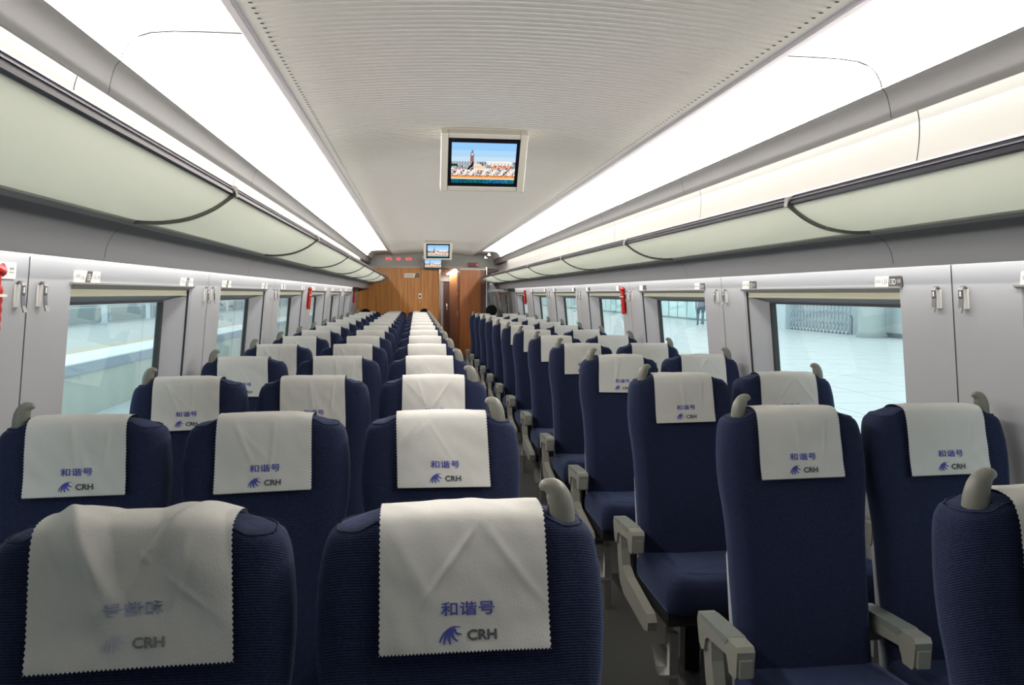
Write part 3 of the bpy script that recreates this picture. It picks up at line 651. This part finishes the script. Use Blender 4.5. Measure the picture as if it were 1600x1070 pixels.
# ================================================================ SEATS (built facing the camera, -Y; origin on the floor under the front top edge of the backrest)
def sst(a, b, x):
    t = max(0, min(1, (x - a) / (b - a))); return t * t * (3 - 2 * t)
def interp(tab, x):
    if x <= tab[0][0]: return tab[0][1]
    for (a, u), (b, v) in zip(tab[:-1], tab[1:]):
        if x <= b: return u + (v - u) * (x - a) / (b - a)
    return tab[-1][1]
def yf(z): return -(1.165 - z) * 0.186
HWT = [(.42, .190), (.60, .193), (.80, .197), (.88, .203), (.95, .213), (1.02, .217), (1.08, .213), (1.12, .209), (1.14, .206), (1.152, .202), (1.160, .198), (1.166, .191), (1.170, .182)]
def rrect(w, y0, y1, r, nf=13):
    """rounded rectangle section, counter-clockwise from the front left"""
    p = []
    for i in range(nf): p.append((-(w - r) + 2 * (w - r) * i / (nf - 1), y0))
    for a in (20, 45, 70): p.append((w - r + r * math.sin(math.radians(a)), y0 + r - r * math.cos(math.radians(a))))
    p += [(w, y0 + r), (w, (y0 + y1) / 2), (w, y1 - r)]
    for a in (30, 60): p.append((w - r + r * math.cos(math.radians(a)), y1 - r + r * math.sin(math.radians(a))))
    for i in range(7): p.append(((w - r) - 2 * (w - r) * i / 6, y1))
    for a in (30, 60): p.append((-(w - r) - r * math.sin(math.radians(a)), y1 - r + r * math.cos(math.radians(a))))
    p += [(-w, y1 - r), (-w, (y0 + y1) / 2), (-w, y0 + r)]
    for a in (20, 45, 70): p.append((-(w - r) - r * math.cos(math.radians(a)), y0 + r - r * math.sin(math.radians(a))))
    return p
def mesh_backrest():
    zs = [.43, .46, .52, .60, .68, .76, .84, .90, .95, 1.0, 1.04, 1.08, 1.11, 1.13, 1.145, 1.154, 1.160, 1.165, 1.1685]
    rings = []
    for z in zs:
        w_ = interp(HWT, z); ins = interp([(1.152, 0), (1.154, .0005), (1.160, .0022), (1.165, .0055), (1.1685, .012), (1.1695, .020), (1.170, .034), (1.1702, .046)], z)
        y0 = yf(z) + .007 + ins; y1 = yf(z) + .112 - ins - .012 * sst(.7, .43, z)
        pts = []
        for (x, y) in rrect(w_ - ins * .4, y0, y1, .038):
            f = sst(.03, .0, y - y0)
            b = .010 * math.exp(-((abs(x) - .162) / .030) ** 2) * f * sst(1.16, 1.05, z)
            l = -.010 * math.exp(-((z - .66) / .12) ** 2) * f * sst(.19, .10, abs(x))
            drop = (.017 * sst(.118, .158, abs(x)) + .006 * sst(.165, .21, abs(x))) * sst(1.05, 1.168, z)
            pts.append((x, y - b + l, z - drop))
        rings.append(pts)
    # closing top: the last ring drawn in to the middle line of the top face
    last = rings[-1]; ym = (max(p[1] for p in last) + min(p[1] for p in last)) / 2; xm = max(p[0] for p in last) - .036
    top_z = lambda x: 1.1705 - (.017 * sst(.118, .158, abs(x)) + .006 * sst(.165, .21, abs(x)))
    for k in (.25, .6, 1.0):
        ring = []
        for p in last:
            x = p[0] + (max(-xm, min(xm, p[0])) - p[0]) * k; ring.append((x, p[1] + (ym - p[1]) * k, top_z(x)))
        rings.append(ring)
    return MB().loft(rings, 0, True, True, False).mesh('backrest', M['fabric'])
def mesh_piping():
    z = 1.1665; w_ = interp(HWT, z); pts = []
    for (x, y) in rrect(w_ - .003, yf(z) + .0135, yf(z) + .104, .036):
        pts.append((x, y, z + .0002 - (.017 * sst(.118, .158, abs(x)) + .006 * sst(.165, .21, abs(x))) * sst(1.05, 1.168, z)))
    pts.append(pts[0])
    return MB().tube(pts, .0022, 6, 0, caps=False).mesh('piping', M['piping'])
def mesh_cushion():
    rings = []
    for z, ins in ((.385, .020), (.392, .006), (.41, .0), (.44, .0), (.465, .002), (.482, .010), (.492, .026), (.496, .05)):
        pts = []
        for (x, y) in rrect(.214 - ins, -.520 + ins * 1.3, -.075 - ins * .3, .040):
            pts.append((x, y, z + (.018 * (-(y + .30)) / .2 if z > .44 else 0) * sst(.44, .49, z) + (.008 * math.exp(-((abs(x) - .17) / .04) ** 2) if z > .47 else 0)))
        rings.append(pts)
    return MB().loft(rings, 0, True).mesh('seat_cushion', M['fabric'])
# the cover: path over the top of the backrest
CP = smooth([(yf(.985) - .004, .985), (yf(1.06) - .004, 1.06), (yf(1.13) - .004, 1.13), (-.002, 1.158), (.008, 1.1725), (.026, 1.1785), (.055, 1.1795), (.088, 1.174), (.107, 1.158), (.1105, 1.13), (.098, 1.06), (.085, .99)], 10)
CL = [0.0]
for a_, b_ in zip(CP[:-1], CP[1:]): CL.append(CL[-1] + (b_ - a_).length)
def cp_at(s):
    s = max(0, min(CL[-1], s)); k = 0
    lo, hi = 0, len(CL) - 1
    while hi - lo > 1:
        m_ = (lo + hi) // 2
        if CL[m_] <= s: lo = m_
        else: hi = m_
    t = (s - CL[lo]) / max(1e-9, CL[hi] - CL[lo]); p = CP[lo].lerp(CP[hi], t); d = (CP[hi] - CP[lo]).normalized()
    return p, Vector((-d.y, d.x))      # outward normal in (y,z)
S_TOP = next(l for l, p in zip(CL, CP) if p.y > 1.158)
class Cover:
    def __init__(s, seed, amp=1.0, skew=0.0, wid=.1215, lift=0.0, big=0.0):
        s.o = Vector((seed * 7.3, seed * 3.1, seed)); s.amp = amp; s.skew = skew; s.w = wid; s.lift = lift; s.big = big; q = random.Random(seed * 5 + 1); s.cr = [(q.uniform(-.09, .09), q.uniform(-1.6, 1.6)) for _ in range(3)]
    def pt(s, u, t, out=0.0):
        p, n_ = cp_at(t)
        front = sst(S_TOP + .03, S_TOP - .02, t)
        d = .0022 + s.amp * .0026 * (noise.noise(Vector((u * 9, t * 14, 0)) + s.o) * (.4 + .6 * sst(.02, .10, t)))
        d += s.amp * .0020 * noise.noise(Vector((u * 26 + t * 10, t * 18, 5)) + s.o)
        # soft creases falling from the top edge
        for k, (cx_, a_) in enumerate(s.cr):
            e = (u - cx_) - a_ * (S_TOP - t - .03) * (1 if k else .7)
            d += s.amp * (.0022, .0015, .0012)[k] * math.exp(-(e / (.008, .006, .010)[k]) ** 2) * sst(.05, .10, t) * sst(S_TOP + .02, S_TOP - .03, t) * 1
        if s.big:
            d += s.big * (.006 * math.sin(u * 42 + t * 9 + s.o.x) + .007 * math.exp(-((u - .02 - (t - .15) * .8) / .014) ** 2) + .006 * math.exp(-((u + .055 + (t - .15) * .5) / .012) ** 2)) * sst(.04, .15, t)
        d = max(d, .0008) + .004 * sst(.05, 0, t) * abs(u) / s.w * front + out
        x = u * (1 + .02 * front * (S_TOP - t) / .2) + s.skew * (S_TOP - t) * front
        z = p.y + n_.y * d - .003 * (u / .12) ** 2 * sst(1.05, 1.17, p.y) + s.lift * u * front
        return (x, p.x + n_.x * d, z)
    def mesh(s, nu=96, nt=120, name='headrest_cover'):
        vs = []; fs = []; T = CL[-1]
        for j in range(nt + 1):
            t = T * j / nt
            for i in range(nu + 1):
                u = -s.w + 2 * s.w * i / nu; tt = t
                if nu > 40:
                    if i in (0, nu): u += (.0016 if j % 2 else -.0006) * (1 if i == 0 else -1)
                    if j == 0: tt = .0030 if i % 2 else 0.0
                vs.append(s.pt(u, tt))
        fs = [(j * (nu + 1) + i, j * (nu + 1) + i + 1, (j + 1) * (nu + 1) + i + 1, (j + 1) * (nu + 1) + i) for j in range(nt) for i in range(nu)]
        o = len(vs)
        return MB().add(vs, fs, 0, True).mesh(name, M['cloth'])
    def ink(s, tv, tf, name, m, u0, t0, mirror=False):
        vs = [s.pt(u0 + (-p[0] if mirror else p[0]), t0 + p[1], .0011) for p in tv]
        return MB().add(vs, tf).mesh(name, m)
def bold(t, dx, dy):
    V = []; F = []
    for ox, oy in ((-dx, 0), (dx, 0), (0, -dy), (0, dy)):
        o = len(V); V += [(p[0] + ox, p[1] + oy) for p in t[0]]; F += [tuple(i + o for i in f) for f in t[1]]
    return V, F
CHARS = bold(fit_text('和谐号', .076, .0190), .00032, .00032)
LETTERS = bold(fit_text('CRH', .0405, .0138), .0008, .0008)
def emblem():
    """fan of curved strokes, like a streaming wing"""
    st = [([(1.0, .98), (.62, 1.0), (.28, .74), (.08, .40), (.0, .14)], .042), ([(.74, .95), (.44, .78), (.26, .45), (.20, .02)], .048),
          ([(.70, .90), (.50, .68), (.42, .38), (.50, .02)], .056), ([(.72, .88), (.60, .66), (.62, .42), (.84, .18)], .056), ([(.76, .88), (.74, .74), (.82, .62), (1.04, .56)], .048)]
    V = []; F = []
    for pts, wd in st:
        sp = smooth(pts, 5); n_ = len(sp); o = len(V)
        for i, p in enumerate(sp):
            d = (sp[min(i + 1, n_ - 1)] - sp[max(i - 1, 0)]).normalized(); nn = Vector((-d.y, d.x)); t = i / (n_ - 1)
            h = 1.15 * wd * (.18 + .82 * math.sin(PI * min(1, t * .78 + .06)))
            for q_ in (p + nn * h, p - nn * h): V.append(((q_.x - .5) * .030, (q_.y - .5) * .0245))
        F += [(o + 2 * i, o + 2 * i + 1, o + 2 * i + 3, o + 2 * i + 2) for i in range(n_ - 1)]
    return V, F
EMB = emblem()
def mesh_handle(sg):
    pts = [(0, 0, -.012), (0, 0, .010), (-.001 * sg, 0, .026), (-.004 * sg, 0, .040), (-.010 * sg, 0, .0515), (-.018 * sg, 0, .0575), (-.027 * sg, 0, .0585), (-.034 * sg, 0, .055)]
    rad = [.0215, .0215, .0205, .0190, .0170, .0140, .0100, .003]
    m = MB().tube(smooth(pts, 3), [interp([(i, r) for i, r in enumerate(rad)], k / 3) for k in range(22)], 16, 0, .95)
    return m.mesh('grab_handle', M['handle'])
def mesh_hole(sg):
    c0 = Vector((-sg * .0205, -.001, .022)); v = [(c0.x - sg * .0012, c0.y + .006 * math.cos(i * PI / 5), c0.z + .009 * math.sin(i * PI / 5)) for i in range(10)]
    return MB().add(v, [tuple(range(10))]).mesh('handle_hole', M['dark_hole'])
def mesh_arm():
    """armrest beam: slim at the back, deep block at the front end"""
    prof = [(.020, .575), (.012, .598), (-.06, .603), (-.20, .612), (-.258, .612), (-.266, .600), (-.262, .535), (-.255, .527), (-.215, .527), (-.208, .545), (-.195, .566), (-.06, .552), (-.045, .540), (-.038, .510), (-.020, .500), (.0, .512), (.012, .545)]
    return MB().prism(prof, 'x', -.024, .024).mesh('armrest', M['arm'])
def mesh_pad():
    return MB().prism([(-.010, .6005), (-.06, .6045), (-.198, .6135), (-.205, .6110), (-.205, .606), (-.19, .592), (-.06, .588), (-.012, .592)], 'x', -.0255, .0255).mesh('armrest_pad', M['arm_pad'])
def mesh_button(): return MB().box(-.017, .017, -.2705, -.262, .535, .580).mesh('release_button', M['arm'])
def mesh_frame(sg):
    """grey side frame: upright behind, running forward along the cushion"""
    up = [(-.015, .56), (-.010, .50), (-.030, .42), (-.065, .35), (-.12, .325), (-.40, .300), (-.445, .312), (-.452, .345), (-.43, .368), (-.16, .405), (-.095, .43), (-.075, .49), (-.065, .56)]
    return MB().prism(up, 'x', -.017, .017).mesh('side_frame', M['arm'])
def mesh_shell():
    rings = []
    for z in (.33, .36, .45, .60, .75, .84, .86):
        w_ = .188 if z < .8 else .16
        y1 = yf(z) + .128 - (.012 if z in (.33, .86) else 0)
        rings.append([(x, y, z) for x, y in rrect(w_, yf(z) + .080, y1, .020, 5)])
    return MB().loft(rings, 0, True).mesh('back_shell', M['shell'])
def mesh_leg():
    return MB().box(-.03, .03, -.40, -.34, .02, .37).box(-.05, .05, -.46, -.05, 0.0, .025).box(-.03, .03, -.17, -.11, .02, .37).mesh('pedestal_leg', M['dark_metal'])
def mesh_post(): return MB().box(-.016, .016, -.452, -.424, .0, .30).mesh('front_post', M['steel'])
def mesh_tray(): return MB().box(-.20, .20, -.47, -.06, .335, .390).mesh('seat_pan', M['dark_metal'])
def mesh_pedal():
    return MB().prism([(-.37, .20), (-.42, .155), (-.455, .14), (-.452, .152), (-.42, .17), (-.36, .225)], 'x', -.075, .0).box(-.02, .0, -.38, -.355, .19, .33).mesh('foot_pedal', M['steel'])

ME = dict(backrest=mesh_backrest(), piping=mesh_piping(), cushion=mesh_cushion(), arm=mesh_arm(), pad=mesh_pad(), button=mesh_button(), shell=mesh_shell(), leg=mesh_leg(), post=mesh_post(), tray=mesh_tray(), pedal=mesh_pedal(), frame=mesh_frame(1))
HAND = {sg: (mesh_handle(sg), mesh_hole(sg)) for sg in (-1, 1)}
COVERS = []
for k, (amp, skew, lift) in enumerate(((1.25, .01, .0), (.9, .02, .015), (1.0, -.02, -.02), (.8, .0, .03), (1.1, -.01, .01), (.7, .03, -.01))):
    cv = Cover(k + 1, amp, skew, .1215, lift)
    COVERS.append((cv, cv.mesh(), cv.mesh(24, 36), cv.ink(*CHARS, 'printed_characters', M['print_blue'], .004, .062), cv.ink(*EMB, 'printed_emblem', M['print_blue'], -.0215, .0245), cv.ink(*LETTERS, 'printed_letters', M['print_grey'], .0235, .0245)))
cvx = Cover(9, 1.2, .03, .135, .02, 1.0)
CRUMP = (cvx, cvx.mesh(), None, cvx.ink(*CHARS, 'printed_characters', M['print_faint'], .004, .080, True), cvx.ink(*EMB, 'printed_emblem', M['print_palest'], -.0215, .0345), cvx.ink(*LETTERS, 'printed_letters', M['print_faint_grey'], .0235, .0345))

def part(name, me, parent, loc=(0, 0, 0)):
    o = bpy.data.objects.new(name, me); COL.objects.link(o); o.parent = parent; o.location = loc; return o
COLX = {'A': -0.860, 'B': -0.3953, 'C': 0.0676, 'D': 1.0743, 'F': 1.5231}
PLACE = {'A': 'window side, left block', 'B': 'middle, left block', 'C': 'aisle side, left block', 'D': 'aisle side, right block', 'F': 'window side, right block'}
SIDE = {'A': -1, 'B': 0, 'C': 1, 'D': -1, 'F': 1}
YR0, PITCH = 1.1545, 0.98
def make_seat(col, row):
    sg = SIDE[col]
    lab = 'navy seat in the %s row from the camera, %s' % ('first' if row == 0 else ORD[row], PLACE[col])
    if (col, row) == ('B', 0): lab = 'navy seat at lower left whose crumpled white cover has faded print'
    if (col, row) == ('C', 0): lab = 'largest navy seat, bottom centre, with clear blue lettering on its white cover'
    if (col, row) == ('D', 0): lab = 'navy seat cut by the right edge of the photo, nearest on that side'
    t = thing('train_seat', lab, 'seat', (COLX[col], YR0 + PITCH * row, 0), 0, 'navy train seats in rows')
    rr = random.Random(row * 17 + ord(col))
    b_ = part('backrest', ME['backrest'], t); part('piping', ME['piping'], b_) if row < 8 else None; part('seat_cushion', ME['cushion'], t); part('back_shell', ME['shell'], t)
    part('seat_pan', ME['tray'], t); part('pedestal_leg', ME['leg'], t)
    k = rr.randrange(len(COVERS))
    if (col, row) == ('C', 0): k = 0
    C_ = CRUMP if (col, row) == ('B', 0) else COVERS[k]
    cvo = part('headrest_cover', C_[1] if row < 5 else C_[2], t)
    if row < 5:
        part('printed_characters', C_[3], cvo); part('printed_emblem', C_[4], cvo); part('printed_letters', C_[5], cvo)
    if sg:
        h = part('grab_handle', HAND[sg][0], t, (sg * .155, .045, 1.146)); part('handle_hole', HAND[sg][1], h)
    arms = []
    if sg: arms.append(sg * .252)
    if col in 'AD': arms.append(.2285)
    if col == 'B': arms.append(.2315)
    for x in arms:
        o = part('armrest', ME['arm'], t, (x, 0, 0)); part('armrest_pad', ME['pad'], o); part('release_button', ME['button'], o)
    if sg:
        part('side_frame', ME['frame'], t, (sg * .250, 0, 0)); part('front_post', ME['post'], t, (sg * .17, 0, 0))
    if col in 'CD': part('foot_pedal', ME['pedal'], t, (.20 if col == 'C' else -.15, 0, 0))
    return t
proto = {}
for row in range(15):
    for col in 'ABCDF':
        if row == 0 and col in 'AF': continue
        if row > 12 and col in 'DF': continue
        make_seat(col, row)

# ================================================================ PEOPLE
def person(label, loc, rz, pose, mats, group=None):
    """one continuous skinned body, baked, with colours by region; mats: skin, top, legs, shoes"""
    J = {}; E_ = []; R = {}
    def j(n_, p, r): J[n_] = Vector(p); R[n_] = r
    st = pose == 'walk'
    hip = .93 if st else .50
    j('pelvis', (0, 0, hip), .135); j('waist', (0, .01, hip + .17), .125); j('chest', (0, .0, hip + .36), .145); j('upper', (0, .0, hip + .48), .12)
    j('neck', (0, -.01, hip + .57), .052); j('jaw', (0, -.035, hip + .63), .068); j('head', (0, -.02, hip + .72), .088); j('crown', (0, -.005, hip + .80), .060)
    j('nose', (0, -.118, hip + .69), .013)
    E_ += [('pelvis', 'waist'), ('waist', 'chest'), ('chest', 'upper'), ('upper', 'neck'), ('neck', 'jaw'), ('jaw', 'head'), ('head', 'crown'), ('head', 'nose')]
    for s, q in ((-1, 'l'), (1, 'r')):
        j('ear' + q, (s * .092, -.01, hip + .70), .014); E_.append(('head', 'ear' + q))
        j('sh' + q, (s * .185, 0, hip + .46), .068)
        sw_ = s * .10 if st else 0
        j('el' + q, (s * .24, .04 + sw_ * .3, hip + .19) if st else (s * .23, -.10, hip + .20), .048)
        j('wr' + q, (s * .235, -.05 + sw_, hip - .05) if st else (s * .17, -.33, hip + .14), .031)
        E_ += [('upper', 'sh' + q), ('sh' + q, 'el' + q), ('el' + q, 'wr' + q)]
        d = Vector((0, -.10, -1)).normalized() if st else Vector((-.1 * s, -1, -.1)).normalized()
        sx = Vector((0, 1, 0)) if st else Vector((1, 0, 0))
        pal = J['wr' + q] + d * .075; j('pa' + q, pal, .034); E_.append(('wr' + q, 'pa' + q))
        for k, (off, ln) in enumerate(((-.030, .075), (-.010, .088), (.010, .082), (.030, .064))):
            f1 = pal + sx * off + d * .035; f2 = f1 + d * ln * .5 + (Vector((-s * .01, 0, 0)) if st else Vector((0, 0, -.012))); f3 = f2 + d * ln * .4 + (Vector((-s * .02, 0, 0)) if st else Vector((0, 0, -.024)))
            j('f%d%s' % (k, q), f1, .0095); j('g%d%s' % (k, q), f2, .0088); j('h%d%s' % (k, q), f3, .0075)
            E_ += [('pa' + q, 'f%d%s' % (k, q)), ('f%d%s' % (k, q), 'g%d%s' % (k, q)), ('g%d%s' % (k, q), 'h%d%s' % (k, q))]
        t1 = J['wr' + q] + d * .035 - sx * .034; t2 = t1 + d * .04 - sx * .012; j('t1' + q, t1, .011); j('t2' + q, t2, .009); E_ += [('wr' + q, 't1' + q), ('t1' + q, 't2' + q)]
        if st:
            fwd = -.22 * s
            j('hi' + q, (s * .095, 0, hip - .07), .092); j('kn' + q, (s * .10, fwd * .55 - .03, .49), .062); j('an' + q, (s * .10, fwd * 1.05 + (.12 if fwd > 0 else 0), .10 + (.04 if fwd > 0 else 0)), .043)
            a = J['an' + q]; j('to' + q, (s * .11, a.y - .17, max(.035, a.z - .07)), .036); j('he' + q, (s * .10, a.y + .05, a.z - .055), .036)
        else:
            j('hi' + q, (s * .10, -.04, hip - .01), .088); j('kn' + q, (s * .12, -.44, hip + .0), .065); j('an' + q, (s * .12, -.40, .10), .043)
            a = J['an' + q]; j('to' + q, (s * .13, a.y - .17, .036), .036); j('he' + q, (s * .12, a.y + .05, .045), .036)
        E_ += [('pelvis', 'hi' + q), ('hi' + q, 'kn' + q), ('kn' + q, 'an' + q), ('an' + q, 'to' + q), ('an' + q, 'he' + q)]
    names = list(J); idx = {n_: i for i, n_ in enumerate(names)}
    me = bpy.data.meshes.new('p'); me.from_pydata([tuple(J[n_]) for n_ in names], [(idx[a], idx[b]) for a, b in E_], [])
    o = bpy.data.objects.new('p', me); COL.objects.link(o)
    o.modifiers.new('skin', 'SKIN'); sd = o.modifiers.new('sub', 'SUBSURF'); sd.levels = 1; sd.render_levels = 1
    sv = me.skin_vertices[0].data
    for n_ in names:
        r = R[n_]; v = sv[idx[n_]]; v.radius = (r * (1.18 if n_ in ('chest', 'waist', 'pelvis') else 1), r * (.82 if n_ in ('chest', 'waist', 'pelvis') else 1)); v.use_root = n_ == 'pelvis'
    dg = bpy.context.evaluated_depsgraph_get(); bm_ = bpy.data.meshes.new_from_object(o.evaluated_get(dg))
    bpy.data.objects.remove(o); bpy.data.meshes.remove(me)
    bm_.materials.clear()
    for m_ in mats: bm_.materials.append(m_)
    for p in bm_.polygons:
        p.use_smooth = True; c = p.center
        hand = min((c - J[k]).length for k in ('pal', 'par', 'h0l', 'h0r', 'h3l', 'h3r')) < .075
        if c.z > hip + .555 or hand: i = 0
        elif min((c - J[k]).length for k in ('tol', 'tor', 'hel', 'her')) < .10: i = 3
        elif c.z > hip + .02 and not (not st and c.y < -.16 and abs(c.x) < .2 and c.z < hip + .09): i = 1
        else: i = 2
        p.material_index = i
    body = bpy.data.objects.new('person', bm_); COL.objects.link(body); body.location = loc; body.rotation_euler = (0, 0, rz)
    tag(body, label, 'person', group)
    hr = MB(); rings = []
    hc = J['head'] + Vector((0, .018, .025))
    for k in range(9):
        th = PI * k / 8; zz = math.cos(th); rr_ = math.sin(th) + .02
        ring = []
        for a in range(16):
            ca, sa = math.cos(2 * PI * a / 16), math.sin(2 * PI * a / 16)
            nz = 1 + .05 * noise.noise(Vector((ca * 3, sa * 3, zz * 3)) + Vector(loc))
            yy = sa * .108 * rr_ * nz
            if zz < .25 and sa < 0: yy *= max(.15, .65 + zz * .5)
            ring.append((hc.x + ca * .099 * rr_ * nz, hc.y + yy + (.02 if zz < -.2 else 0), hc.z + (zz * .105 if zz > 0 else zz * .10)))
        rings.append(ring)
    hr.loft(rings, 0, True); hr.build('hair', M['hair'], body)
    for s in (-1, 1):
        MB().tube([(s * .034, -.103, hip + .725), (s * .034, -.109, hip + .725)], .010, 8).build('eye', M['hair'], body)
    MB().tube([(-.024, -.100, hip + .652), (0, -.106, hip + .650), (.024, -.100, hip + .652)], .005, 6).build('mouth', M['red_dark'], body)
    return body
person('dark-haired passenger in grey-green, seated behind the last right-hand row', (1.285, 13.62, -.035), 2.75, 'sit', [M['skin'], M['coat_g'], M['trousers'], M['shoe']])
js = thing('low_stool', 'low padded stool under the passenger behind the last right-hand row', 'stool', (1.31, 13.55, 0))
MB().box(-.20, .20, -.18, .20, .32, .355).build('stool_pad', M['fabric'], js); MB().box(-.03, .03, -.03, .03, 0, .32).box(-.15, .15, -.15, .15, 0, .02).build('stool_base', M['dark_metal'], js)
person('passenger in the last left row whose dark hair shows beside the aisle', (.150, 14.46, 0), 0, 'sit', [M['skin'], M['coat_n'], M['trousers'], M['shoe']]).scale = (.92, .92, .915)
person('passenger in the last left row whose dark hair shows beside the window', (-.895, 14.46, 0), 0, 'sit', [M['skin'], M['coat_g'], M['trousers'], M['shoe']]).scale = (.92, .92, .91)

# ================================================================ OUTSIDE, RIGHT: the platform
def sm(name, col, rough=.7): return mat(name, col, rough, noise_amt=.04, noise_scale=3)
pf = MB().box(2.15, 60, -20, 160, -.30, 0.0)
PLAT = mat('platform_paving', (0.54, 0.58, 0.58), .32, spec=.5, noise_amt=.05, noise_scale=1.2)
struct(pf.build('platform_ground', PLAT))
jt = MB(); x = 3.2
while x < 17: jt.box(x, x + .012, -10, 90, .0, .0015); x += 1.2
y = -4.0
while y < 60: jt.box(2.2, 17, y, y + .012, .0, .0015); y += 1.2
struct(jt.build('platform_joints', sm('paving_joint', (.42, .48, .50))))
bw = MB().box(16.9, 17.1, 24, 34.6, -.0, 3.2)
struct(bw.build('wall_platform', sm('platform_wall', (.58, .65, .67))))
struct(MB().box(16.82, 16.9, 24, 28.2, 0, .16).build('baseboard_platform', sm('platform_base', (.16, .19, .22))))
pc = thing('round_column', 'round white concrete column with a dark worn foot out on the platform', 'column', (16.2, 26.75, 0))
MB().tube([(0, 0, .16), (0, 0, 3.2)], .46, 40).build('shaft', sm('column_white', (.42, .48, .47)), pc)
MB().tube([(0, 0, 0), (0, 0, .10), (0, 0, .18)], [.52, .52, .47], 40).build('foot', sm('column_foot', (.30, .34, .34)), pc)
gt = thing('folding_gate', 'silver expanding lattice gate across the platform behind the nearest right window', 'gate', (16.5, 31.0, 0))
GM = mat('gate_steel', (.46, .51, .55), .35, .35)
G0, G1, NG = 28.75, 33.6, 17
for i in range(NG):
    a, b = G0 - 31 + (G1 - G0) * i / NG, G0 - 31 + (G1 - G0) * (i + 1) / NG
    g = MB()
    g.box(-.03, .03, a - .020, a + .020, .10, 1.45)
    for lv in range(3):
        z0 = .16 + lv * .42
        for sgn in (-1, 1):
            pts = [(.0 + sgn * .012, a + (b - a) * (t if sgn > 0 else 1 - t), z0 + .42 * t) for t in (0, .2, .4, .6, .8, 1)]
            pts = [(p[0], a + (b - a) * (.5 + (.5 * math.sin(PI * (k / 5 - .5))) * sgn), p[2]) for k, p in enumerate(pts)]
            g.tube(pts, .020, 6, up=Vector((1, 0, 0)))
    g.box(-.05, .05, a + .05, b - .05, .04, .13)
    g.tube([(-.06, (a + b) / 2, .05), (.06, (a + b) / 2, .05)], .05, 10)
    g.build('lattice_unit', GM, gt)
MB().tube([(0, -2.42, 0), (0, -2.42, .62), (0, -2.36, .72), (0, -2.22, .72)], .022, 8).build('gate_latch', sm('latch_dark', (.10, .12, .13)), gt)
struct(MB().box(16.3, 16.9, 33.7, 34.9, 0, 3.2).build('gate_pier', sm('pier_pale', (.56, .64, .68))))
gw = thing('glass_fence', 'long pale glazed fence with thin grey posts at the back of the platform', 'fence', (16.5, 45, 0))
POST = sm('fence_post', (.20, .29, .31))
MB().box(-.04, .04, -10, 60, 0, .10).build('base_rail', POST, gw)
MB().box(-.04, .04, -10, 60, 2.3, 2.4).build('top_rail', POST, gw)
PN = frosted('fence_pane', (.80, .95, .95), .4)
for i in range(40):
    y = -10 + 1.75 * i
    MB().box(-.03, .03, y - .03, y + .03, .1, 2.3).build('post', POST, gw)
    MB().box(-.006, .006, y + .03, y + 1.72, .1, 2.3).build('pane', PN, gw)
person('person in slate coat walking on the platform, nearer of the two', (13.75, 37.4, 0), 2.9, 'walk', [M['skin'], M['coat_b'], M['trousers'], M['trousers']], None)
person('person in navy coat walking on the platform, farther of the two', (14.45, 38.6, 0), 3.1, 'walk', [M['skin'], M['coat_n'], M['trousers'], M['trousers']], None)

# ================================================================ OUTSIDE, LEFT: track, far platform, station front
struct(MB().box(-7.05, -1.9, -20, 160, -1.35, -1.16).build('track_ground', sm('track_bed', (.50, .58, .60))))
struct(MB().box(-14.6, -7.16, -20, 160, -1.2, 0.02).build('platform_far', sm('far_platform', (.46, .51, .51))))
struct(MB().box(-7.20, -7.10, -20, 160, -1.2, -.20).build('platform_face', mat('platform_face', (.46, .50, .45), .8, noise_amt=.12, noise_scale=1.5)))
ed = thing('platform_edge', 'pale edge slab running along the far platform outside the left windows', 'kerb', (-7.6, 40, 0))
MB().box(-.60, .56, -60, 120, 0.0, .03).build('edge_top', sm('edge_white', (.74, .82, .84)), ed)
MB().box(.44, .56, -60, 120, -.22, 0.0).build('edge_face', sm('edge_face', (.30, .36, .42)), ed)
MB().box(-1.30, -.62, -60, 120, 0.0, .03).build('tactile_strip', sm('tactile_tan', (.52, .49, .40)), ed)
struct(MB().box(-15.1, -14.7, -20, 160, -1.0, 3.0).build('wall_station', sm('station_wall', (.60, .68, .72))))
sp_ = MB()
sp_.box(-14.70, -14.62, -20, 160, .92, 2.0)
struct(sp_.build('trim_3', sm('station_beam', (.80, .88, .90))))
for i in range(14):
    y = 30.5 + i * 6.2
    fr = thing('station_panel', '%s grey glazed panel of the station front across the tracks' % ORD[i], 'window', (-14.66, y, .55), 0, 'grey panels of the station front')
    MB().box(-.03, .04, -2.55, 2.55, -.42, .30).build('panel_glass', sm('station_glass', (.24, .30, .31)), fr)
    MB().box(-.03, .05, -2.6, 2.6, .24, .30).box(-.03, .05, -2.6, -2.5, -.42, .24).box(-.03, .05, 2.5, 2.6, -.42, .24).build('panel_frame', sm('station_frame', (.40, .48, .52)), fr)
